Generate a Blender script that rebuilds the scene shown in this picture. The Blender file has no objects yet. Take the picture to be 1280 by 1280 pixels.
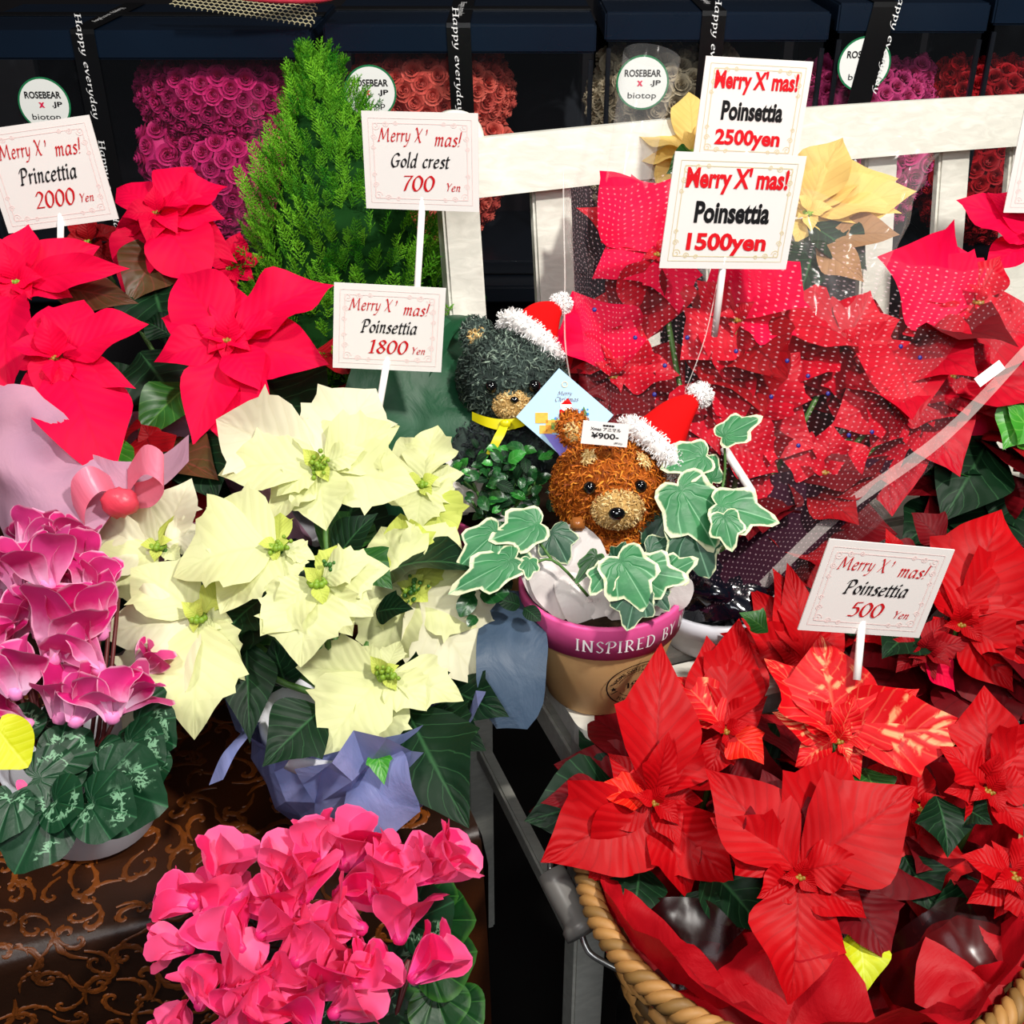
import bpy, bmesh, math, random
import numpy as np
from math import sin, cos, pi, radians, sqrt, atan2, hypot
from mathutils import Vector, noise, Matrix
random.seed(7)
SC = bpy.context.scene
COL = SC.collection

# ------------------------------------------------------------------ camera, world, lights, exposure
PITCH = radians(30); FPX = 1500.0; CAMZ = 1.4
cd = bpy.data.cameras.new('camera'); cam = bpy.data.objects.new('camera', cd); COL.objects.link(cam)
cam.location = (0, 0, CAMZ); cam.rotation_euler = (pi/2-PITCH, 0, 0)
cd.sensor_width = 36; cd.sensor_fit = 'HORIZONTAL'; cd.lens = 36*FPX/1280; cd.clip_start = .02
SC.camera = cam
wd = bpy.data.worlds.new('world'); SC.world = wd; wd.use_nodes = True
wd.node_tree.nodes['Background'].inputs[0].default_value = (.75, .82, 1, 1)
wd.node_tree.nodes['Background'].inputs[1].default_value = .05
SC.view_settings.view_transform = 'Standard'; SC.view_settings.look = 'None'
SC.view_settings.exposure = 0.0; SC.view_settings.gamma = 1; SC.view_settings.use_curve_mapping = False
def area(name, loc, to, size, power, col=(1, 1, 1)):
    l = bpy.data.lights.new(name, 'AREA'); l.shape = 'DISK'; l.size = size; l.energy = power; l.color = col
    o = bpy.data.objects.new(name, l); COL.objects.link(o); o.location = loc
    o.rotation_euler = (Vector(to)-Vector(loc)).to_track_quat('-Z', 'Y').to_euler(); return o
area('shop_spot_right', (1.0, -.1, 2.7), (.1, 1.0, .7), .16, 62, (1, .95, .88))
area('shop_spot_left', (-.9, .0, 2.6), (-.2, 1.0, .7), .25, 25, (1, .96, .9))
area('fill_panel', (0.1, -1.2, 2.4), (0, 1.4, .8), 1.0, 20, (.95, .97, 1))  # large soft fill light, added from the front; no shop lamp
area('shop_spot_back', (.7, 1.1, 2.6), (.4, 1.6, 1.0), .3, 11, (1, .96, .9))

# ------------------------------------------------------------------ geometry helpers
Fv = Vector((0, cos(PITCH), -sin(PITCH))); Dv = Vector((0, -sin(PITCH), -cos(PITCH))); CAM = Vector((0, 0, CAMZ))
TOC = -Fv; UP = Vector((0, 0, 1))
def ray(px, py): return Fv + Vector((1, 0, 0))*((px-640)/FPX) + Dv*((py-640)/FPX)
def P(px, py, d): return CAM + ray(px, py)*d            # point seen at that place of the photograph, d metres deep
def G(px, py, z):
    r = ray(px, py); return CAM + r*((z-CAMZ)/r.z)
def R(a=1., b=None):
    return random.uniform(-a, a) if b is None else random.uniform(a, b)
WO = {}
def link(o, parent, origin):
    COL.objects.link(o); WO[o.name] = Vector(origin)
    if parent is not None:
        o.parent = parent; o.location = Vector(origin)-WO[parent.name]
    else: o.location = origin
def tag(o, label=None, cat=None, group=None, kind=None):
    if label: o['label'] = label
    if cat: o['category'] = cat
    if group: o['group'] = group
    if kind: o['kind'] = kind
    return o
def empty(name, loc, label=None, cat=None, group=None, parent=None):
    o = bpy.data.objects.new(name, None); link(o, parent, loc); o.empty_display_size = .02
    return tag(o, label, cat, group)
def mesh(name, V, F, mat, parent=None, uv=None, smooth=True, origin=None, mats=None, mi=None):
    V = [Vector(v) for v in V]
    if origin is None:
        origin = Vector((0, 0, 0))
        for v in V: origin += v
        origin = origin/max(1, len(V))
        if parent is None: origin.z = min(v.z for v in V)
    me = bpy.data.meshes.new(name)
    me.from_pydata([tuple(v-origin) for v in V], [], F)
    if uv is not None:
        l = me.uv_layers.new(name='UVMap')
        idx = np.zeros(len(me.loops), dtype=np.int32); me.loops.foreach_get('vertex_index', idx)
        l.data.foreach_set('uv', np.array(uv, dtype=np.float32)[idx].ravel())
    if smooth: me.polygons.foreach_set('use_smooth', [True]*len(me.polygons))
    if mats:
        for m in mats: me.materials.append(m)
        me.polygons.foreach_set('material_index', mi)
    elif mat: me.materials.append(mat)
    me.update()
    o = bpy.data.objects.new(name, me); link(o, parent, origin); return o
def inst(me, name, parent, B, T, N, wx=1.0, roll=0.):
    """place a shared unit mesh (base at 0, tip at +Y, face +Z)"""
    B = Vector(B); y = Vector(T)-B; L = y.length; y.normalize()
    N = Vector(N); z = (N-y*N.dot(y)).normalized(); x = y.cross(z)
    m = Matrix((x, y, z)).transposed()
    if roll: m = m @ Matrix.Rotation(roll, 3, 'Y')
    o = bpy.data.objects.new(name, me); COL.objects.link(o); WO[o.name] = B
    if parent is not None: o.parent = parent; o.location = B-WO[parent.name]
    else: o.location = B
    o.rotation_euler = m.to_euler(); o.scale = (L*wx, L, L); return o
def join(parts):
    V = []; F = []; U = []
    for p in parts:
        n = len(V); V += list(p[0]); F += [tuple(i+n for i in f) for f in p[1]]
        if len(p) > 2: U += list(p[2])
    return (V, F, U) if U else (V, F)
def frame(t):
    t = Vector(t).normalized(); a = Vector((0, 0, 1)) if abs(t.z) < .9 else Vector((1, 0, 0))
    u = t.cross(a).normalized(); return u, t.cross(u).normalized()
def tube(pts, rad, n=8, closed=False):
    pts = [Vector(p) for p in pts]; V = []; F = []; m = len(pts)
    u = None
    for i, p in enumerate(pts):
        if closed: t = pts[(i+1) % m]-pts[i-1]
        else: t = pts[min(i+1, m-1)]-pts[max(i-1, 0)]
        t.normalize()
        if u is None: u = frame(t)[0]
        u = (u-t*u.dot(t)).normalized(); v = t.cross(u)
        r = rad[i] if isinstance(rad, (list, tuple)) else rad
        for k in range(n):
            a = 2*pi*k/n; V.append(p+u*cos(a)*r+v*sin(a)*r)
    for i in range(m if closed else m-1):
        j = (i+1) % m
        for k in range(n):
            F.append((i*n+k, i*n+(k+1) % n, j*n+(k+1) % n, j*n+k))
    if not closed:
        F.append(tuple(range(n-1, -1, -1))); F.append(tuple((m-1)*n+k for k in range(n)))
    return V, F
def smoothpath(pts, k=6):
    pts = [Vector(p) for p in pts]; out = []
    for i in range(len(pts)-1):
        a = pts[max(i-1, 0)]; b = pts[i]; c = pts[i+1]; d = pts[min(i+2, len(pts)-1)]
        for j in range(k):
            t = j/k
            out.append(.5*((2*b)+(c-a)*t+(2*a-5*b+4*c-d)*t*t+(3*b-a-3*c+d)*t**3))
    out.append(pts[-1]); return out
def lathe(c, prof, n=36, axis=None):
    """prof: (radius, height) list"""
    c = Vector(c); ax = Vector(axis).normalized() if axis is not None else UP
    u, v = (Vector((1, 0, 0)), Vector((0, 1, 0))) if axis is None else frame(ax)
    V = []; F = []; U = []
    for j, (r, h) in enumerate(prof):
        for k in range(n):
            a = 2*pi*k/n; V.append(c+u*cos(a)*r+v*sin(a)*r+ax*h); U.append((k/n, j/max(1, len(prof)-1)))
    for j in range(len(prof)-1):
        for k in range(n):
            F.append((j*n+k, j*n+(k+1) % n, (j+1)*n+(k+1) % n, (j+1)*n+k))
    return V, F, U
def boxg(c, axes, size, bev=.0):
    bm = bmesh.new(); bmesh.ops.create_cube(bm, size=1)
    for v in bm.verts: v.co = Vector((v.co.x*size[0], v.co.y*size[1], v.co.z*size[2]))
    if bev: bmesh.ops.bevel(bm, geom=list(bm.edges), offset=bev, segments=2, affect='EDGES')
    bm.verts.ensure_lookup_table(); c = Vector(c)
    ax = [Vector(a) for a in axes]
    V = [c+ax[0]*v.co.x+ax[1]*v.co.y+ax[2]*v.co.z for v in bm.verts]
    F = [tuple(v.index for v in f.verts) for f in bm.faces]; bm.free(); return V, F
def ball(c, r, nu=20, nv=12, axes=((1, 0, 0), (0, 1, 0), (0, 0, 1)), amp=0, fr=30, seed=0):
    c = Vector(c); r = r if isinstance(r, (tuple, list)) else (r, r, r); ax = [Vector(a) for a in axes]
    V = []; F = []; U = []
    for j in range(nv+1):
        th = pi*j/nv
        for i in range(nu):
            a = 2*pi*i/nu; n = Vector((sin(th)*cos(a), sin(th)*sin(a), cos(th)))
            k = 1+(amp*noise.noise(n*fr/10+Vector((seed, 0, 0))) if amp else 0)
            V.append(c+ax[0]*n.x*r[0]*k+ax[1]*n.y*r[1]*k+ax[2]*n.z*r[2]*k); U.append((i/nu, j/nv))
    for j in range(nv):
        for i in range(nu):
            F.append((j*nu+i, (j+1)*nu+i, (j+1)*nu+(i+1) % nu, j*nu+(i+1) % nu))
    return V, F, U

# ------------------------------------------------------------------ materials
def lin(c):
    if isinstance(c, str):
        c = [int(c[i:i+2], 16)/255 for i in (0, 2, 4)]
        c = [x/12.92 if x <= .04045 else ((x+.055)/1.055)**2.4 for x in c]
    return (c[0], c[1], c[2], 1)
class N:
    def __init__(s, name):
        s.m = bpy.data.materials.new(name); s.m.use_nodes = True; s.t = s.m.node_tree; s.n = s.t.nodes
        s.b = s.n['Principled BSDF']; s.out = s.n['Material Output']
    def new(s, typ, **k):
        n = s.n.new(typ)
        for a, b in k.items(): setattr(n, a, b)
        return n
    def l(s, a, b): s.t.links.new(a, b)
    def put(s, sock, v):
        if isinstance(v, bpy.types.NodeSocket): s.l(v, sock)
        else: sock.default_value = v
    def math(s, op, a, b=0., c=0., clamp=False):
        n = s.new('ShaderNodeMath', operation=op, use_clamp=clamp)
        for i, v in enumerate((a, b, c)): s.put(n.inputs[i], v)
        return n.outputs[0]
    def mix(s, f, a, b):
        n = s.new('ShaderNodeMix', data_type='RGBA'); s.put(n.inputs[0], f); s.put(n.inputs[6], a); s.put(n.inputs[7], b)
        return n.outputs[2]
    def noise(s, sc, det=3., vec=None, dist=0.):
        n = s.new('ShaderNodeTexNoise'); n.inputs['Scale'].default_value = sc; n.inputs['Detail'].default_value = det
        n.inputs['Distortion'].default_value = dist
        if vec is None: vec = s.new('ShaderNodeTexCoord').outputs['Object']
        s.l(vec, n.inputs['Vector']); return n.outputs[0]
    def smooth(s, v, a, b):
        n = s.new('ShaderNodeMapRange', interpolation_type='SMOOTHSTEP'); s.put(n.inputs[0], v)
        n.inputs[1].default_value = a; n.inputs[2].default_value = b; return n.outputs[0]
    def uv(s):
        x = s.new('ShaderNodeSeparateXYZ'); s.l(s.new('ShaderNodeTexCoord').outputs['UV'], x.inputs[0]); return x.outputs[0], x.outputs[1]
    def rnd(s): return s.new('ShaderNodeObjectInfo').outputs['Random']
    def bump(s, h, st=.3, d=.002):
        n = s.new('ShaderNodeBump'); n.inputs['Strength'].default_value = st; n.inputs['Distance'].default_value = d
        s.l(h, n.inputs['Height']); s.l(n.outputs[0], s.b.inputs['Normal']); return n.outputs[0]
    def col(s, v): s.put(s.b.inputs['Base Color'], v)
    def set(s, rough=.5, spec=.5, metal=0., **k):
        s.b.inputs['Roughness'].default_value = rough; s.b.inputs['Specular IOR Level'].default_value = spec; s.b.inputs['Metallic'].default_value = metal
        return s
    def translucent(s, f, colr, nrm=None):
        t = s.new('ShaderNodeBsdfTranslucent'); s.put(t.inputs[0], colr)
        if nrm is not None: s.l(nrm, t.inputs['Normal'])
        m = s.new('ShaderNodeMixShader'); m.inputs[0].default_value = f
        s.l(s.b.outputs[0], m.inputs[1]); s.l(t.outputs[0], m.inputs[2]); s.l(m.outputs[0], s.out.inputs[0])
def plain(name, c, rough=.5, spec=.5, metal=0., nz=.12, ns=40., bump=.0, c2=None):
    n = N(name); n.set(rough, spec, metal); c = lin(c)
    f = n.noise(ns, 4)
    b = lin(c2) if c2 else tuple(x*(1-nz*2) for x in c[:3])+(1,)
    n.col(n.mix(f, c, b))
    if bump: n.bump(f, bump, .002)
    return n.m
def leafmat(name, c, c2, vein, vs=.5, freq=9., rough=.5, spec=.35, tr=.2, bump=.4, edge=None, mott=None, mottf=30., var=.25, veinw=.12):
    """c/c2 base colours, vein colour; uv.x across, uv.y base to tip"""
    n = N(name); n.set(rough, spec); u, v = n.uv()
    s = n.math('ABSOLUTE', n.math('MULTIPLY_ADD', u, 2., -1.))
    wob = n.math('MULTIPLY', n.math('SUBTRACT', n.noise(45., 2), .5), .035)
    ph = n.math('MULTIPLY', n.math('ADD', n.math('SUBTRACT', v, n.math('MULTIPLY', n.math('POWER', s, .8), .26)), wob), freq*.85)
    tri = n.math('PINGPONG', ph, .5)                      # 0 at a side vein
    side = n.math('SUBTRACT', 1., n.smooth(tri, .0, veinw))
    mid = n.math('SUBTRACT', 1., n.smooth(s, .0, .07))
    vm = n.math('MULTIPLY', n.math('MAXIMUM', mid, n.math('MULTIPLY', side, .7)), vs)
    nz = n.noise(26., 4)
    base = n.mix(nz, lin(c), lin(c2))
    r = n.rnd()
    base = n.mix(n.math('MULTIPLY', r, var), base, lin(c2))
    if mott:
        m = n.noise(mottf, 5, dist=1.2)
        mm = n.math('MULTIPLY', n.smooth(m, .52, .62), n.math('SUBTRACT', 1., n.smooth(tri, .1, .4)))
        base = n.mix(mm, base, lin(mott))
    if edge: base = n.mix(n.smooth(s, .86, .97), base, lin(edge))
    colr = n.mix(vm, base, lin(vein)); n.col(colr)
    h = n.math('ADD', n.math('MULTIPLY', n.smooth(tri, 0., .5), .8), n.math('MULTIPLY', nz, .5))
    h = n.math('ADD', h, n.math('MULTIPLY', n.smooth(s, 0., .12), .8))
    nr = n.bump(h, bump*.5, .0018)
    if tr: n.translucent(tr, colr, nr)
    return n.m
def radmat(name, c, c2, vein, edge=None, silver=None, rough=.45, spec=.45, ew=(.78, .9)):
    """radial leaf; uv centred on .5,.5"""
    n = N(name); n.set(rough, spec); u, v = n.uv()
    x = n.math('MULTIPLY_ADD', u, 2., -1.); y = n.math('MULTIPLY_ADD', v, 2., -1.)
    rr = n.math('SQRT', n.math('ADD', n.math('MULTIPLY', x, x), n.math('MULTIPLY', y, y)))
    ang = n.math('ARCTAN2', x, n.math('ADD', y, .55))
    tri = n.math('PINGPONG', n.math('MULTIPLY', ang, 1.9), .5)
    vm = n.math('MULTIPLY', n.math('SUBTRACT', 1., n.smooth(tri, .0, .045)), .75)
    nz = n.noise(60., 5, dist=.6); base = n.mix(nz, lin(c), lin(c2))
    if silver:
        z = n.math('ADD', rr, n.math('MULTIPLY', n.math('SUBTRACT', n.noise(110., 6, dist=2.), .5), 1.3))
        k = n.math('MULTIPLY', n.smooth(z, .46, .52), n.math('SUBTRACT', 1., n.smooth(z, .62, .68)))
        k = n.math('MULTIPLY', k, n.smooth(n.noise(38., 2), .48, .58))
        base = n.mix(n.math('MULTIPLY', k, .85), base, lin(silver))
    if edge:
        z = n.math('ADD', rr, n.math('MULTIPLY', n.math('SUBTRACT', nz, .5), .35))
        base = n.mix(n.smooth(z, *ew), base, lin(edge))
    colr = n.mix(vm, base, lin(vein)); n.col(colr)
    nr = n.bump(n.math('ADD', n.smooth(tri, 0., .25), nz), .35, .0018); n.translucent(.12, colr, nr)
    return n.m
def film(name, c, alpha, rough=.12, dots=None, tint=(1, 1, 1), white=0., dk=.3, edge=.22):
    """clear or tinted wrapping film; dots=(nu,nv) prints white dots"""
    n = N(name); n.set(rough, .6); n.col(lin(c))
    tp = n.new('ShaderNodeBsdfTransparent'); tp.inputs[0].default_value = lin(tint)
    fr = n.new('ShaderNodeLayerWeight'); fr.inputs[0].default_value = .25
    nz = n.noise(9., 3, dist=1.)
    n.bump(nz, .6, .01)
    f = n.math('MULTIPLY_ADD', fr.outputs['Facing'], edge, alpha, clamp=True)
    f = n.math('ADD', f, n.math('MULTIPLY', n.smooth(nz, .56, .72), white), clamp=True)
    if dots:
        u, v = n.uv()
        a = n.math('SUBTRACT', n.math('FRACT', n.math('MULTIPLY', u, dots[0])), .5); b = n.math('SUBTRACT', n.math('FRACT', n.math('MULTIPLY', v, dots[1])), .5)
        r2 = n.math('SQRT', n.math('ADD', n.math('MULTIPLY', a, a), n.math('MULTIPLY', b, b)))
        f = n.math('MAXIMUM', f, n.math('MULTIPLY', n.math('LESS_THAN', r2, .15), dk))
    m = n.new('ShaderNodeMixShader'); n.l(f, m.inputs[0]); n.l(tp.outputs[0], m.inputs[1]); n.l(n.b.outputs[0], m.inputs[2])
    n.l(m.outputs[0], n.out.inputs[0]); return n.m
def paper(name, c, c2, tr=.4, rough=.5, ns=7., spec=.4):
    n = N(name); n.set(rough, spec); nz = n.noise(ns, 5, dist=1.5); colr = n.mix(nz, lin(c), lin(c2)); n.col(colr)
    nr = n.bump(n.noise(14., 5, dist=2.), .5, .006); n.translucent(tr, colr, nr); return n.m
def wood(name, c, c2, rough=.5):
    n = N(name); n.set(rough, .35); tc = n.new('ShaderNodeTexCoord'); mp = n.new('ShaderNodeMapping'); mp.inputs['Scale'].default_value = (3, 30, 30)
    n.l(tc.outputs['Object'], mp.inputs[0]); a = n.noise(3., 6, mp.outputs[0], 1.)
    b = n.noise(8., 3)
    n.col(n.mix(n.smooth(n.math('ADD', n.math('MULTIPLY', a, .7), n.math('MULTIPLY', b, .3)), .35, .7), lin(c2), lin(c))); n.bump(a, .25, .002); return n.m

def conifermat():
    n = N('gold_crest_foliage'); n.set(.6, .15); u, v = n.uv(); g = n.mix(u, lin('247A14'), lin('84CC30')); n.col(g); n.translucent(.25, g); return n.m
M = {}
M['white_wood'] = wood('white_painted_wood', 'E6E5DA', 'D2D1C6')
M['grey_wood'] = wood('grey_shelf', '5E646B', '43484E')
M['card'] = plain('card_paper', 'E6E2DE', .55, .3, nz=.02)
M['stake'] = plain('white_stake', 'F2EEEA', .4, .4, nz=.03)
M['red_ink'] = plain('red_ink', 'C4141B', .6, .2, nz=.03)
M['bright_red_ink'] = plain('bright_red_ink', 'DC1420', .6, .2, nz=.1)
M['black_ink'] = plain('black_ink', '141416', .6, .2, nz=.03)
M['pink_ink'] = plain('pale_pink_ink', 'F0D6D2', .6, .2, nz=.03)
M['gold_ink'] = plain('pale_gold_ink', 'D9CBA5', .6, .2, nz=.03)
M['white_ink'] = plain('white_print', 'F4F4F4', .5, .3, nz=.02)
M['princettia'] = leafmat('pink_red_bract', 'F80348', 'E0023A', 'C0022A', .28, 10, .6, .12, .25, .35)
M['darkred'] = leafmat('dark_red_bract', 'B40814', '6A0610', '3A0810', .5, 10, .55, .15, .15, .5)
M['cream'] = leafmat('cream_white_bract', 'ECEEC0', 'DEE2A0', 'CBD48C', .3, 9, .6, .2, .3, .4)
M['cream_pale'] = leafmat('pale_cream_bract', 'F1EDD2', 'E3E0BC', 'D9D5A6', .3, 9, .6, .2, .3, .4)
M['lime'] = leafmat('lime_bract', 'D6DE70', 'BECB58', '9DB248', .4, 9, .55, .25, .3, .4)
M['red'] = leafmat('red_bract', 'CC0410', '960209', '78020A', .4, 11, .5, .16, .16, .6)
M['wine'] = leafmat('deep_wine_bract', '7E0612', '48040C', '30040A', .4, 11, .55, .15, .12, .5)  # darker wine red than the red bract
M['mottled'] = leafmat('mottled_red_bract', 'DE0A18', 'B8040E', 'F08860', .35, 9, .5, .2, .16, .5, mott='F0A070', mottf=38.)
M['orange_red'] = leafmat('orange_red_bract', 'E8240F', 'C8100C', 'F07848', .4, 11, .5, .2, .18, .6)
M['bouquet_red'] = leafmat('crimson_bract', 'D80428', 'A8031C', '780214', .4, 10, .5, .2, .16, .5)
M['yellow'] = leafmat('pale_yellow_bract', 'F2D482', 'E4BE66', 'CFA650', .35, 9, .55, .25, .28, .4)
M['tan'] = leafmat('tan_bract', 'B98A62', '8E6A46', '6E4C30', .4, 9, .6, .25, .2, .5)
M['dark_leaf'] = leafmat('dark_green_leaf', '0D3018', '06180C', '36663C', .6, 9, .5, .18, .1, .5, veinw=.06)
M['mid_leaf'] = leafmat('green_leaf', '2C6A22', '174717', '5E9440', .6, 9, .42, .45, .15, .5, veinw=.08)
M['bright_leaf'] = leafmat('bright_green_leaf', '4FA830', '2C8022', '8ED060', .5, 8, .4, .45, .2, .4)
M['bronze_leaf'] = leafmat('bronze_green_leaf', '3C4A1C', '5C1A1C', '7E3A30', .6, 9, .45, .4, .15, .5)
M['ygreen_leaf'] = leafmat('yellowing_leaf', '5CB020', 'E8E010', 'D8E860', .5, 8, .45, .4, .2, .4)
M['yellow_leaf'] = leafmat('yellow_leaf', 'E6E216', 'B8C818', 'F0F060', .4, 8, .45, .4, .2, .4)
M['box_leaf'] = leafmat('small_glossy_leaf', '1F5C28', '0E3A1A', '4A8A4C', .4, 4, .3, .6, .1, .2)
M['box_leaf_light'] = leafmat('small_light_leaf', '3FA03A', '267A2A', '7CC878', .4, 4, .3, .6, .15, .2)
M['ivy'] = radmat('variegated_ivy', '3E8E54', '1E5E38', '8CC496', edge='DCE0B8', ew=(.84, .93))
M['ivy_dark'] = radmat('dark_variegated_ivy', '28583C', '17402C', '6FA080', edge='C4CCA4', ew=(.93, .98))
M['cyc_leaf'] = radmat('cyclamen_leaf', '0E4224', '062A16', '2C6840', silver='7FB08A')
M['cyc_leaf_green'] = radmat('green_cyclamen_leaf', '154A1C', '0A2E12', '3C7A30', edge='2E6420', ew=(.8, 1.))
M['stem'] = plain('green_stem', '4E7A34', .5, .4, nz=.2)
M['red_stem'] = plain('red_stem', '6B2A2A', .5, .4, nz=.2)
M['cyath'] = plain('cyathia', '8FA82C', .5, .4, c2='5E8A22', ns=90.)
M['cyath_red'] = plain('yellow_red_cyathia', 'B8902C', .5, .4, c2='5C3A14', ns=120.)
M['conifer'] = conifermat()
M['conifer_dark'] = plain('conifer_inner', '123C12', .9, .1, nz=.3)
def petalmat(name, inner, outer, edge, nose, nr_=(.05, .4)):
    n = N(name); n.set(.45, .3); u, v = n.uv()
    s = n.math('ABSOLUTE', n.math('MULTIPLY_ADD', u, 2., -1.))
    e = n.math('MAXIMUM', n.smooth(s, .9, .98), n.smooth(v, .94, .99))
    nz = n.noise(200., 2)
    base = n.mix(n.smooth(n.math('ADD', v, n.math('MULTIPLY', n.math('SUBTRACT', nz, .5), .2)), nr_[0], nr_[1]), lin(nose), lin(inner))
    base = n.mix(n.math('MULTIPLY', n.rnd(), .7), base, lin(outer)); base = n.mix(e, base, lin(edge)); n.col(base)
    wv = n.noise(60., 2); nr = n.bump(wv, .1, .002); n.translucent(.25, base, nr); return n.m
M['petal_edge'] = petalmat('magenta_petal_pale_edge', 'D21874', 'E0509E', 'F7AECF', 'F8D4F0', (.12, .66))
M['petal_pink'] = petalmat('rose_pink_petal', 'EC1A6A', 'FF74A6', 'F85C96', 'EC4098')
M['nose'] = plain('petal_tube', 'F0A8D4', .45, .3, c2='E060A8')
M['nose_pink'] = plain('rose_petal_tube', 'E0307A', .45, .3, c2='C02068')
M['pot_white'] = plain('white_plastic_pot', 'D9DAE2', .35, .4, nz=.06, ns=12.)
M['pot_clay'] = plain('tan_pot_body', 'D6AC78', .6, .3, c2='C2965E', ns=22., bump=.1)
M['pink_band'] = plain('pink_pot_band', 'EE5CA0', .4, .3, nz=.05, ns=20.)
M['soil'] = plain('soil', '2A1C12', .95, .1, nz=.4, ns=120., bump=.8)
M['blackfoil'] = plain('black_foil', '0C0E1A', .12, .8, nz=.3, ns=30., bump=.8)
M['boxblack'] = plain('black_card_box', '0B1018', .32, .5, nz=.2, ns=4.)
M['boxblue'] = plain('navy_box_lid', '080E18', .25, .4, c2='0E1E30', ns=3.)
M['ribbon_black'] = plain('black_satin_ribbon', '08090B', .28, .6, nz=.1)
M['backing'] = plain('dark_backing', '140C12', .9, .2, nz=.3)
M['sticker'] = plain('white_sticker', 'F2F4F0', .35, .4, nz=.02)
M['green_ring'] = plain('green_ring', '1F7A4C', .4, .4, nz=.05)
M['cross_pink'] = plain('crimson_ink', 'E0144C', .5, .3, nz=.02)
def rosemat(name, c, c2):
    n = N(name); n.set(.6, .25); g = n.mix(n.rnd(), lin(c), lin(c2)); n.col(n.mix(n.math('MULTIPLY', n.noise(60., 2), .4), g, lin(c2))); return n.m
M['rose_magenta'] = rosemat('magenta_foam_rose', 'D42A78', 'A81C5E'); M['rose_coral'] = rosemat('coral_foam_rose', 'E2705E', 'C85048')
M['rose_cream'] = rosemat('cream_foam_rose', 'C8BCA0', 'A89A80'); M['rose_pink'] = rosemat('pink_foam_rose', 'D64C8A', 'B03470'); M['rose_red'] = rosemat('red_foam_rose', 'B81420', '8A0C16')
M['window'] = film('clear_box_window', 'AEB8C8', .004, .08, white=.015, edge=.03)
M['dotfilm'] = film('clear_dotted_film', 'FFDCE4', .004, .14, dots=(150, 74), white=.02, edge=.07, dk=.2)
M['clearfilm'] = film('clear_film', 'FFFFFF', .02, .1, white=.06, edge=.14)
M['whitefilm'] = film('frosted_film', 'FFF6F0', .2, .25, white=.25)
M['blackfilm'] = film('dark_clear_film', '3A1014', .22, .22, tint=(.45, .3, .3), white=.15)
M['blue_wrap'] = paper('blue_translucent_wrap', '3E66AC', 'B4B0DC', .3, .25, ns=11., spec=.6)
M['slate_wrap'] = paper('slate_blue_wrap', '34465A', '41556C', .1, .5)
M['lilac_wrap'] = paper('pale_pink_fleece_wrap', 'D8A4B4', 'A880A4', .3, .7, spec=.15)
M['pink_ribbon'] = paper('pink_ribbon', 'F05C7C', 'F6A0B8', .3, .35)
M['red_ribbon'] = paper('coral_red_ribbon', 'E8304A', 'F06478', .25, .35)
M['red_tissue'] = paper('red_tissue', 'CC101C', '98081A', .3, .5, spec=.2)
M['green_paper'] = paper('dark_green_wrap', '1D5A38', '123F28', .1, .5)
M['white_paper'] = paper('white_print_paper', 'ECE6E2', 'D4CAC8', .25, .4)
M['purple_paper'] = paper('dark_purple_paper', '3A0A20', '16061A', .1, .8, spec=.1)
M['wicker'] = plain('wicker_straw', 'B98A4E', .55, .35, c2='7A5428', ns=30., bump=.5)
M['wicker_dark'] = plain('dark_wicker', '5C4426', .6, .3, c2='35260F', ns=30., bump=.5)
M['wicker_mid'] = plain('mid_wicker', '93703C', .55, .35, c2='5E4220', ns=30., bump=.5)
M['grip'] = plain('grey_wood_grip', '6E6C68', .4, .4, c2='4C4A48', ns=30.)
M['wire'] = plain('steel_wire', '9A9A98', .3, .6, .9, nz=.1)
M['fur_brown'] = plain('brown_fibre', 'A85410', .85, .15, c2='6A2C08', ns=160., bump=.6)
M['fur_black'] = plain('black_green_fibre', '3C4A44', .85, .15, c2='161C1C', ns=160., bump=.6)
M['fur_tan'] = plain('tan_fibre', 'CDA86A', .85, .15, c2='8E6A34', ns=160., bump=.6)
def fibremat(name, a, b, c):
    n = N(name); n.set(.7, .3); u, v = n.uv()
    g = n.mix(n.smooth(u, 0., .6), lin(a), lin(b)); n.col(n.mix(n.smooth(u, .75, 1.), g, lin(c))); return n.m
M['fib_brown'] = fibremat('brown_shavings', '7A3408', 'B9600F', 'E08E2C'); M['fib_black'] = fibremat('black_shavings', '1C2422', '46564E', '7F9080'); M['fib_dark'] = fibremat('shaded_black_shavings', '0C0F12', '20262A', '3A4448')  # fib_dark: darker copy for the black bear's body, shade put into the colour
M['fib_tan'] = fibremat('tan_shavings', 'A47E42', 'D2AE70', 'F0D8A0'); M['fib_white'] = fibremat('white_fluff', 'E8E4E2', 'F6F4F2', 'FFFFFF')
M['hat_red'] = plain('red_felt', 'D80C0E', .9, .1, nz=.08, ns=200.)
M['eye'] = plain('black_bead', '050506', .08, .8, nz=.0)
M['yellow_ribbon'] = plain('yellow_ribbon', 'E0D414', .3, .4, nz=.15)
M['copper'] = plain('copper_ribbon', 'A8642E', .3, .5, nz=.2)
M['floor'] = plain('dark_floor', '1A1614', .6, .3, c2='0C0A0A', ns=8.)
M['wall'] = plain('dark_wall', '0E0C10', .8, .2)
M['step'] = plain('black_step', '0A0A0C', .6, .3)
M['net'] = plain('cream_net', 'D8CFA8', .5, .3, nz=.05)
def brocade(name, a, b):
    n = N(name); n.set(.42, .35); z = n.noise(5., 3); n.col(n.mix(n.smooth(z, .35, .65), lin(a), lin(b))); n.bump(n.noise(220., 3), .3, .001); return n.m
M['brocade'] = brocade('brown_brocade', '3E1C06', '221006'); M['scroll'] = brocade('raised_scroll', '864614', '4A2408')

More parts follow.
